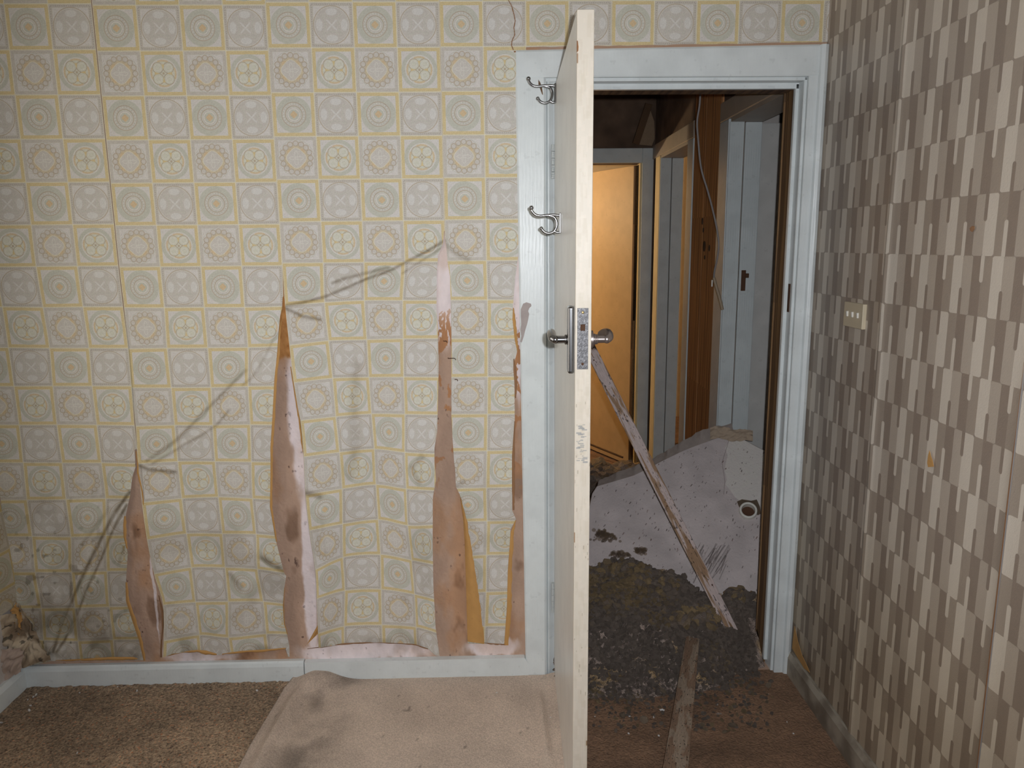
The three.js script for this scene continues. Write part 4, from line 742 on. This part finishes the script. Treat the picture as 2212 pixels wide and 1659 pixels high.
const slabTex = canvasTex(1200, 1200, (x, w, h) => {
  const px = (p) => (p[0] - sb.x0) / (sb.x1 - sb.x0) * w, py = (p) => (1 - (p[1] - sb.y0) / (sb.y1 - sb.y0)) * h, at = (a, b) => { const p = onSlab(a, b); return [px(p), py(p)]; };
  x.fillStyle = '#c6bcbb'; x.fillRect(0, 0, w, h);
  const im = x.getImageData(0, 0, w, h), d = im.data;
  for (let j = 0; j < h; j++) for (let i = 0; i < w; i++) { const n = fbm(i * 0.012, j * 0.012, 301, 5), k = 1 + 0.16 * (n - 0.5), o = (j * w + i) * 4; d[o] *= k; d[o + 1] *= k * 0.995; d[o + 2] *= k * 0.99; }
  x.putImageData(im, 0, 0);
  let s = 5; const r = () => { s = (s * 1664525 + 1013904223) >>> 0; return s / 4294967296; };
  // bared lighter face on the right
  const poly = (pts, col, a) => { x.globalAlpha = a; x.fillStyle = col; x.beginPath(); pts.forEach(([a1, b1], i) => { const [u, v] = at(a1 + (r() - 0.5) * 3, b1 + (r() - 0.5) * 3); x[i ? 'lineTo' : 'moveTo'](u, v); }); x.fill(); x.globalAlpha = 1; };
  poly([[1585, 935], [1574, 955], [1566, 968], [1572, 985], [1569, 1000], [1567, 1018], [1570, 1035], [1568, 1045], [1578, 1060], [1586, 1075], [1598, 1083], [1625, 1080], [1645, 1098], [1662, 1108], [1760, 1110], [1760, 990], [1660, 975]], '#dad4ce', 0.85);
  // chips, specks and scrapes down the fall line
  x.lineCap = 'round';
  for (let i = 0; i < 420; i++) { const a = 1280 + r() * 390, b = 960 + r() * 330, [u, v] = at(a, b), l = 2 + r() * 12, t = -1.1 - r() * 0.5; x.strokeStyle = r() < 0.7 ? '#4d423e' : '#6a5048'; x.globalAlpha = 0.25 + 0.5 * r(); x.lineWidth = 1 + r() * 4.5; x.beginPath(); x.moveTo(u, v); x.lineTo(u + l * Math.cos(t), v + l * Math.sin(t)); x.stroke(); }
  for (let i = 0; i < 46; i++) { const a = 1512 + r() * 66, b = 1170 + r() * 56, [u, v] = at(a, b), [u2, v2] = at(a - 14 - 10 * r(), b + 26 + 14 * r()); x.strokeStyle = '#3c3330'; x.globalAlpha = 0.14 + 0.25 * r(); x.lineWidth = 2 + r() * 5; x.beginPath(); x.moveTo(u, v); x.lineTo(u2, v2); x.stroke(); }
  for (const [a, b, rx, ry] of [[1310, 1160, 36, 12], [1335, 1198, 28, 9], [1384, 1190, 16, 8], [1300, 1152, 18, 9]]) for (let i = 0; i < 60; i++) { const [u, v] = at(a + (r() + r() - 1) * rx, b + (r() + r() - 1) * ry); x.fillStyle = r() < 0.6 ? '#4a3c30' : '#5d4a36'; x.globalAlpha = 0.5; x.beginPath(); x.arc(u, v, 3 + r() * 9, 0, 7); x.fill(); }
  x.globalAlpha = 0.55; x.strokeStyle = '#57493f'; x.lineWidth = 2; x.beginPath(); [[1578, 938], [1572, 960], [1564, 985], [1560, 1000], [1566, 1040], [1563, 1068]].forEach(([a, b], i) => x[i ? 'lineTo' : 'moveTo'](...at(a, b))); x.stroke();
  poly([[1592, 1083], [1604, 1079], [1622, 1082], [1636, 1078], [1640, 1095], [1645, 1110], [1636, 1112], [1625, 1097], [1605, 1095], [1597, 1097]], '#5a4a3a', 0.95);
  x.globalAlpha = 1;
});
{
  const shape = new THREE.Shape(sl.map(([a, b]) => new THREE.Vector2(a, b)));
  const hc = onSlab(1616, 1105); const hp = new THREE.Path(); hp.absellipse(hc[0], hc[1], 0.027, 0.027, 0, Math.PI * 2, true); shape.holes.push(hp);
  const geo = new THREE.ExtrudeGeometry(shape, { depth: 0.028, bevelEnabled: true, bevelSize: 0.003, bevelThickness: 0.003, bevelSegments: 1, curveSegments: 20 }).translate(0, 0, -0.031);
  const p = geo.attributes.position, uv = geo.attributes.uv; for (let i = 0; i < p.count; i++) uv.setXY(i, (p.getX(i) - sb.x0) / (sb.x1 - sb.x0), (p.getY(i) - sb.y0) / (sb.y1 - sb.y0));
  const edgeMat = std({ color: lin(0.40, 0.31, 0.27), map: rep(blotch, 8), roughness: 0.95 });
  const slab = new THREE.Mesh(geo, [std({ map: slabTex, roughness: 0.92, bumpMap: rep(fineBump, 4), bumpScale: 0.0015 }), edgeMat]); slab.name = 'plasterboard_sheet'; slab.castShadow = slab.receiveShadow = true;
  slab.position.copy(sA); slab.quaternion.copy(slabQ); scene.add(slab);
  tag(slab, 'big broken grey ceiling sheet tilted up on the rubble in the hall', 'plasterboard');
  const ring = mesh('light_socket', new THREE.LatheGeometry([[0.0265, -0.03], [0.0265, 0.016], [0.0285, 0.0185], [0.034, 0.0185], [0.036, 0.016], [0.037, 0.0]].map(([a, b]) => new THREE.Vector2(a, b)), 32).rotateX(Math.PI / 2).translate(hc[0], hc[1], 0), M.whitePlastic, slab); ring.userData.label = 'round white lamp socket with a dark hole';
  mesh('socket_bottom', new THREE.CylinderGeometry(0.0266, 0.0266, 0.002, 24).rotateX(Math.PI / 2).translate(hc[0], hc[1], -0.012), M.rust, ring);
  const fr = [[1290, 1051], [1330, 1039], [1370, 1027], [1406, 1010], [1440, 992], [1466, 978.5], [1512, 960], [1551, 946], [1588, 942]], bk = [[1294, 1038], [1330, 1022], [1370, 1006], [1406, 992], [1440, 973], [1466, 958], [1512, 931], [1546, 921], [1580, 915]];
  slab.updateMatrixWorld(true);
  const lg = grid(80, 6, (i, j) => { const t = i / 80 * 8, k = Math.min(7, Math.floor(t)), f = t - k, v = j / 6, a = fr[k], b = fr[k + 1], c = bk[k], d = bk[k + 1]; const P = onPlane(lerp(a[0], b[0], f), lerp(a[1], b[1], f), sA, sN), q = lerp(c[1], d[1], f) + 3 * (vnoise(i * 0.5, 4, 4) - 0.5), Q0 = onPlane(lerp(c[0], d[0], f), q, sA, sN), Q = atZ(lerp(c[0], d[0], f), q, P.z - 0.045 - 0.02 * f); const R2 = P.clone().lerp(j === 0 ? P : Q, v); R2.y += 0.004 * (vnoise(i * 0.6, j * 1.1, 6) - 0.5) * (j ? 1 : 0); return { p: slab.worldToLocal(R2), uv: [i * 0.012, v * 0.06] }; });
  const led = mesh('broken_edge', lg, std({ color: lin(0.40, 0.34, 0.31), map: rep(blotch, 6), roughness: 0.95 }), slab); led.userData.label = 'brownish broken edge of the sheet';
  // torn paper hanging over the broken peak
  const pk = grid(26, 12, (i, j) => { const u = i / 26, v = j / 12; const [a, b] = onSlab(lerp(1534, 1626, u), lerp(lerp(926, 934, u), lerp(950, 956, u), v)); return { p: V(a, b + 0.006 * Math.sin(u * 9), 0.006 + 0.03 * Math.sin(u * Math.PI) * (1 - v) * fbm(u * 5, v * 3, 311, 3) + 0.014 * (vnoise(u * 16, v * 9, 5) - 0.3)), uv: [u * 0.2, v * 0.06] }; });
  const t = mesh('torn_paper', pk, std({ color: lin(0.46, 0.36, 0.27), map: rep(blotch, 9), roughness: 0.9 }), slab); t.userData.label = 'torn brown facing paper at the broken peak';
}
// ---------------------------------------------------------------- heap of loft insulation
{
  const bnd = [[1250, 1226], [1277, 1224], [1331, 1219], [1367, 1210], [1417, 1233], [1449, 1229], [1480, 1251], [1490, 1270], [1530, 1276], [1562, 1290], [1593, 1278], [1625, 1274], [1648, 1294], [1700, 1300]].map(([x, y]) => { const p = onPlane(x, y, sA.clone().addScaledVector(sN, 0.012), sN); return [p.x, p.y, p.z]; }).sort((a, b) => a[0] - b[0]);
  const frt = [[1240, 1520], [1290, 1512], [1400, 1510], [1500, 1498], [1580, 1478], [1640, 1456], [1690, 1440]].map(([x, y]) => { const p = atY(x, y, 0.004); return [p.x, p.z]; });
  const hgt = (x, z) => {
    const [hs, zs] = polyAt(bnd, x), [zf] = polyAt(frt, x), t = clamp((zf - z) / (zf - zs), 0, 1.25);
    const n = fbm(x * 11, z * 11, 331, 4) - 0.5, m = fbm(x * 34, z * 34, 337, 3) - 0.5;
    return Math.max(-0.004, hs * (0.55 * t + 0.45 * t * t * (3 - 2 * Math.min(t, 1))) * (t > 1 ? 1.0 - (t - 1) * 0.5 : 1) + (0.06 * n + 0.03 * m) * sstep(0, 0.35, t) + 0.012 * n * (1 - sstep(0.1, 0.3, t)) - 0.03 * Math.exp(-(((x - 0.88) / 0.07) ** 2) - (((z + 0.08) / 0.12) ** 2)) * (1 - 0.5 * sstep(0.85, 1, t)));
  };
  const ht = noiseTex(256, (u, v) => { const n = fbm(u * 16, v * 16, 341, 5, 16), k = sstep(0.35, 0.7, n), o = sstep(0.55, 0.75, fbm(u * 6, v * 6, 347, 4, 6)); return [lerp(120, 178, k) + 20 * o, lerp(106, 158, k) + 10 * o, lerp(98, 146, k) - 14 * o]; });
  const heap = mesh('insulation', grid(150, 150, (i, j) => { const x = lerp(0.212, XH - 0.004, i / 150), z = lerp(0.26, -0.62, j / 150); const y = hgt(x, z); return { p: V(x > sx - 0.003 && z > -0.13 ? Math.min(x, sx - 0.002) : x, y - 0.004, z), uv: [x, z] }; }, (i, j) => { const x = lerp(0.212, XH, (i + 0.5) / 150), z = lerp(0.26, -0.62, (j + 0.5) / 150); return z > polyAt(bnd, x)[1] - 0.012; }), std({ map: rep(ht, 3), roughness: 1, bumpMap: rep(fineBump, 10), bumpScale: 0.008 }));
  tag(heap, 'matted grey and ochre loft insulation heaped on the hall floor', 'insulation', null, 'stuff');
  const g0 = new THREE.IcosahedronGeometry(1, 2), gp = g0.attributes.position;
  for (let i = 0; i < gp.count; i++) { const v = V().fromBufferAttribute(gp, i), k = 0.62 + 0.75 * fbm(v.x * 2.6 + v.z * 1.7 + 9, v.y * 2.6 + v.z * 2.1 + 9, 351, 3); gp.setXYZ(i, v.x * k, v.y * k, v.z * k); }
  g0.computeVertexNormals();
  const spots = [];
  for (let i = 0; i < 9000; i++) {
    const x = rr(0.2, 1.0), [hs, zs] = polyAt(bnd, x), [zf] = polyAt(frt, x), t = Math.pow(rnd(), 0.7), z = lerp(zf + 0.02, zs + 0.012, t); if (x > sx - 0.03 && z > -0.16) continue;
    const y = hgt(x, z); spots.push([x, y + 0.002, z, rr(0.003, 0.0125) * (0.5 + 0.7 * t), fbm(x * 5, z * 5, 361, 3) + rr(-0.16, 0.12)]);
  }
  for (const [a, b, n, sp] of [[1495, 1340, 90, 60], [1520, 1325, 60, 46], [1610, 1290, 90, 34], [1440, 1265, 40, 60], [1345, 1230, 40, 60]]) for (let i = 0; i < n; i++) { const q = atZ(a + (rnd() + rnd() - 1) * sp, b + (rnd() + rnd() - 1) * sp * 0.4, 0), d = q.sub(eye); let lo = 0.8, hi = 1.4; for (let k = 0; k < 24; k++) { const m = (lo + hi) / 2, p = eye.clone().addScaledVector(d, m); if (p.y > hgt(p.x, p.z)) lo = m; else hi = m; } const p = eye.clone().addScaledVector(d, lo); if (p.x < sx - 0.02) spots.push([p.x, p.y + 0.006, p.z, rr(0.006, 0.019), 0.70 + rr(-0.16, 0.12)]); }
  for (const [a, b] of [[1328, 1497], [1432, 1493], [1550, 1467], [1390, 1555], [1582, 1566], [1345, 1545], [1604, 1440], [1462, 1480], [1660, 1480]]) { const p = atY(a, b, 0.006); spots.push([p.x, 0.006, p.z, rr(0.008, 0.014), 0.66]); }
  for (let i = 0; i < 420; i++) { const p = atY(rr(1282, 1670), 1470 + 110 * Math.pow(rnd(), 1.8), 0.003); if (p.x < 0.97) spots.push([p.x, 0.002, p.z, rr(0.002, 0.007), rr(0.45, 0.75)]); }
  for (let i = 0; i < 260; i++) { const p = atY(1262 + rr(0, 150), 985 + rr(0, 60), 0.08); if (p.z < -0.95 && p.z > -2.35 && p.x < 0.98) spots.push([p.x, rr(0.01, 0.09), p.z, rr(0.02, 0.06), 0.6 + rr(-0.14, 0.12)]); }
  const im = new THREE.InstancedMesh(g0, std({ color: 0xffffff, roughness: 1, bumpMap: rep(fineBump, 2), bumpScale: 0.01 }), spots.length), m4 = new THREE.Matrix4(), q4 = new THREE.Quaternion(), e4 = new THREE.Euler(), cc = new THREE.Color();
  spots.forEach(([x, y, z, s, o], i) => { q4.setFromEuler(e4.set(rr(0, 6), rr(0, 6), rr(0, 6))); m4.compose(V(x, y, z), q4, V(s * rr(0.8, 1.5), s * rr(0.45, 0.9), s * rr(0.8, 1.5))); im.setMatrixAt(i, m4); const k = sstep(0.58, 0.78, o), b = rr(0.75, 1.25); im.setColorAt(i, cc.setRGB(lerp(0.36, 0.50, k) * b, lerp(0.285, 0.355, k) * b, lerp(0.235, 0.19, k) * b)); });
  im.name = 'fibre_tufts'; im.castShadow = im.receiveShadow = true; heap.add(im);
}
// ---------------------------------------------------------------- timbers
function beam(name, a, b, w, t, up, tex, parent = scene) {   // a sawn length from a to b, w wide and t thick, its wide face turned to `up`
  const d = b.clone().sub(a), L = d.length(), y = d.clone().normalize(), z = up.clone().addScaledVector(y, -up.dot(y)).normalize(), x = y.clone().cross(z);
  const g = new RoundedBoxGeometry(w, L, t, 2, Math.min(0.003, t * 0.2)), p = g.attributes.position, uv = g.attributes.uv;
  for (let i = 0; i < p.count; i++) { uv.setXY(i, p.getX(i) / w + 0.5, p.getY(i) / L + 0.5); const k = p.getY(i); p.setX(i, p.getX(i) + 0.003 * Math.sin(k * 9)); }
  const m = mesh(name, g, tex, parent); m.position.copy(a).lerp(b, 0.5); m.quaternion.setFromRotationMatrix(new THREE.Matrix4().makeBasis(x, y, z)); return m;
}
const paintedLath = (s0, base, wear) => canvasTex(128, 2048, (x, w, h) => {
  const im = x.createImageData(w, h), d = im.data;
  for (let j = 0; j < h; j++) for (let i = 0; i < w; i++) { const u = i / w, n = fbm(i * 0.03, j * 0.006, s0, 4), m = fbm(i * 0.1, j * 0.05, s0 + 5, 3), k = sstep(0.50, 0.60, n + (Math.abs(u - 0.28) < 0.16 ? 0.09 : -0.03)), sp = m > 0.72 ? 0.55 : 1, o = (j * w + i) * 4; for (let c = 0; c < 3; c++) d[o + c] = lerp(base[c], wear[c], k) * sp * (0.93 + 0.14 * m); d[o + 3] = 255; }
  x.putImageData(im, 0, 0);
});
{
  const a = atZ(1588, 1374, -0.13), t0 = atZ(1279, 763, -0.50), d = t0.clone().sub(a), b = a.clone().addScaledVector(d, 1.36);
  const bt = beam('timber_batten', a, b, 0.047, 0.022, eye.clone().sub(a.clone().lerp(b, 0.5)), std({ map: paintedLath(371, [208, 190, 186], [164, 132, 104]), roughness: 0.8, bumpMap: rep(fineBump, 2), bumpScale: 0.002 }));
  tag(bt, 'long paint-flaked batten leaning across the fallen ceiling sheet', 'batten');
  for (const [y, x] of [[0.11, 0.004], [-0.28, -0.008], [-0.62, 0.01], [0.36, -0.006]]) mesh('nail', new THREE.CylinderGeometry(0.0026, 0.0026, 0.02, 8).rotateX(Math.PI / 2).translate(x, y, 0.014), M.rust, bt);
  // thick length lying over the threshold
  const f0 = atY(1496, 1385, 0.075), f1 = atY(1447, 1740, 0.035);
  const fb = beam('timber_batten', f0, f1, 0.074, 0.036, V(0.1, 1, 0), std({ map: paintedLath(391, [150, 122, 100], [170, 150, 130]), roughness: 0.9, bumpMap: rep(fineBump, 2), bumpScale: 0.003 }));
  { const p = fb.geometry.attributes.position; let hi = -9; for (let i = 0; i < p.count; i++) hi = Math.max(hi, p.getY(i)); for (let i = 0; i < p.count; i++) { const t = (p.getY(i) + hi) / (2 * hi); p.setX(i, p.getX(i) * (t < 0.5 ? lerp(0.66, 1, t * 2) : 1)); } }
  tag(fb, 'thick dusty length of timber lying on the floor through the doorway', 'batten');
  // lath still dangling by the end wall
  const h0 = atZ(1401, 224, EZ + 0.10), h1 = atZ(1374, 311, EZ + 0.04);
  tag(beam('timber_batten', h1, h0, 0.046, 0.016, V(0.2, 0, 1), M.darkWood), 'short dark lath hanging from above by the end wall corner', 'batten');
  const sk = beam('thin_rod', atY(1262, 955, 0.10), atY(1346, 988, 0.07), 0.012, 0.012, V(0, 1, 0), M.darkWood); tag(sk, 'thin dark stick lying in the rubble before the tan door', 'stick');
  const tp = (() => { const P = [[1403, 232], [1413, 262], [1414, 300], [1408, 315], [1379, 312], [1392, 270]].map(([x, y]) => atZ(x, y, EZ + 0.006)); return muv(new THREE.ExtrudeGeometry(new THREE.Shape(P.map((p) => new THREE.Vector2(p.x, p.y))), { depth: 0.003, bevelEnabled: false }).translate(0, 0, EZ + 0.003)); })();
  const tt = mesh('torn_board_patch', tp, std({ color: lin(0.36, 0.25, 0.16), map: rep(blotch, 8), roughness: 0.95 }), scene.getObjectByName('wall_hall_end')); tt.userData.label = 'paler torn patch of board';
}
// the loose cable hanging in the hall
{
  const z = -0.82, pts = [[1516, 150], [1513, 200], [1511, 228], [1506, 262], [1508, 300], [1515, 365], [1529, 413], [1540, 455], [1549, 497], [1552.5, 530], [1549, 560], [1543, 588], [1542, 602]].map(([x, y], i) => atZ(x, y, z + 0.03 * Math.sin(i * 0.9)));
  pts.unshift(V(pts[0].x + 0.02, 2.94, pts[0].z));
  const g = group('electric_cable', [0, 0, 0]); tag(g, 'loose grey cable dangling from the hall roof space', 'cable');
  mesh('cable_sheath', tube(pts, 0.0042, 120, 8), std({ color: lin(0.30, 0.27, 0.26), roughness: 0.6 }), g);
  const end = [[1542, 600], [1548, 622], [1555, 646], [1560.5, 669]].map(([x, y], i) => atZ(x, y, z - 0.006 + 0.01 * i));
  const e = mesh('cable_end', tube(end, 0.0068, 30, 10), std({ color: lin(0.36, 0.27, 0.18), roughness: 0.6 }), g); e.userData.label = 'thicker brown cable end';
  const cl = atZ(1538, 612, z); mesh('cable_clip', new RoundedBoxGeometry(0.006, 0.03, 0.006, 2, 0.002).translate(cl.x, cl.y, cl.z), M.whitePlastic, g);
}
// crumbs of plaster on the floor
{
  const g0 = new THREE.IcosahedronGeometry(1, 1), gp = g0.attributes.position; for (let i = 0; i < gp.count; i++) { const v = V().fromBufferAttribute(gp, i), k = 0.7 + 0.6 * hash(Math.round(v.x * 50), Math.round(v.y * 50 + v.z * 31), 7); gp.setXYZ(i, v.x * k, v.y * k, v.z * k); } g0.computeVertexNormals();
  const L = [[78, 1502, 5], [72, 1506, 3], [60, 1512, 3], [66, 1525, 4], [63, 1535, 4], [296, 1493, 4], [172, 1497, 2.5], [422, 1477, 4], [555, 1492, 3], [167, 1627, 3], [3, 1562, 4], [254, 1484, 2], [1430, 1535, 5], [1358, 1585, 3], [1423, 1590, 4], [1412, 1550, 3], [1714, 1585, 2.5], [1550, 1523, 2], [1360, 1548, 3], [1285, 1548, 2], [1548, 1418, 2.5], [1445, 1420, 2.5], [1490, 1560, 2], [1073, 1497, 3], [1189, 1550, 2.5], [1700, 1560, 2], [1660, 1500, 2]];
  const im = new THREE.InstancedMesh(g0, std({ color: lin(0.66, 0.63, 0.60), roughness: 0.9 }), L.length), m4 = new THREE.Matrix4(), q4 = new THREE.Quaternion(), e4 = new THREE.Euler();
  L.forEach(([x, y, s], i) => { const h = x < 640 ? 0.011 : x < 1240 ? 0.015 : 0.002, p = atY(x, y, h); q4.setFromEuler(e4.set(rr(0, 6), rr(0, 6), rr(0, 6))); const k = s * 0.00105; im.setMatrixAt(i, m4.compose(p.setY(h + k * 0.4), q4, V(k * rr(0.8, 1.6), k * 0.6, k * rr(0.8, 1.3)))); });
  im.name = 'plaster_crumbs'; im.castShadow = im.receiveShadow = true; scene.add(im); tag(im, 'small pale plaster crumbs scattered over the floor', 'crumbs', null, 'stuff');
}

// ---------------------------------------------------------------- render
renderer.render(scene, camera);
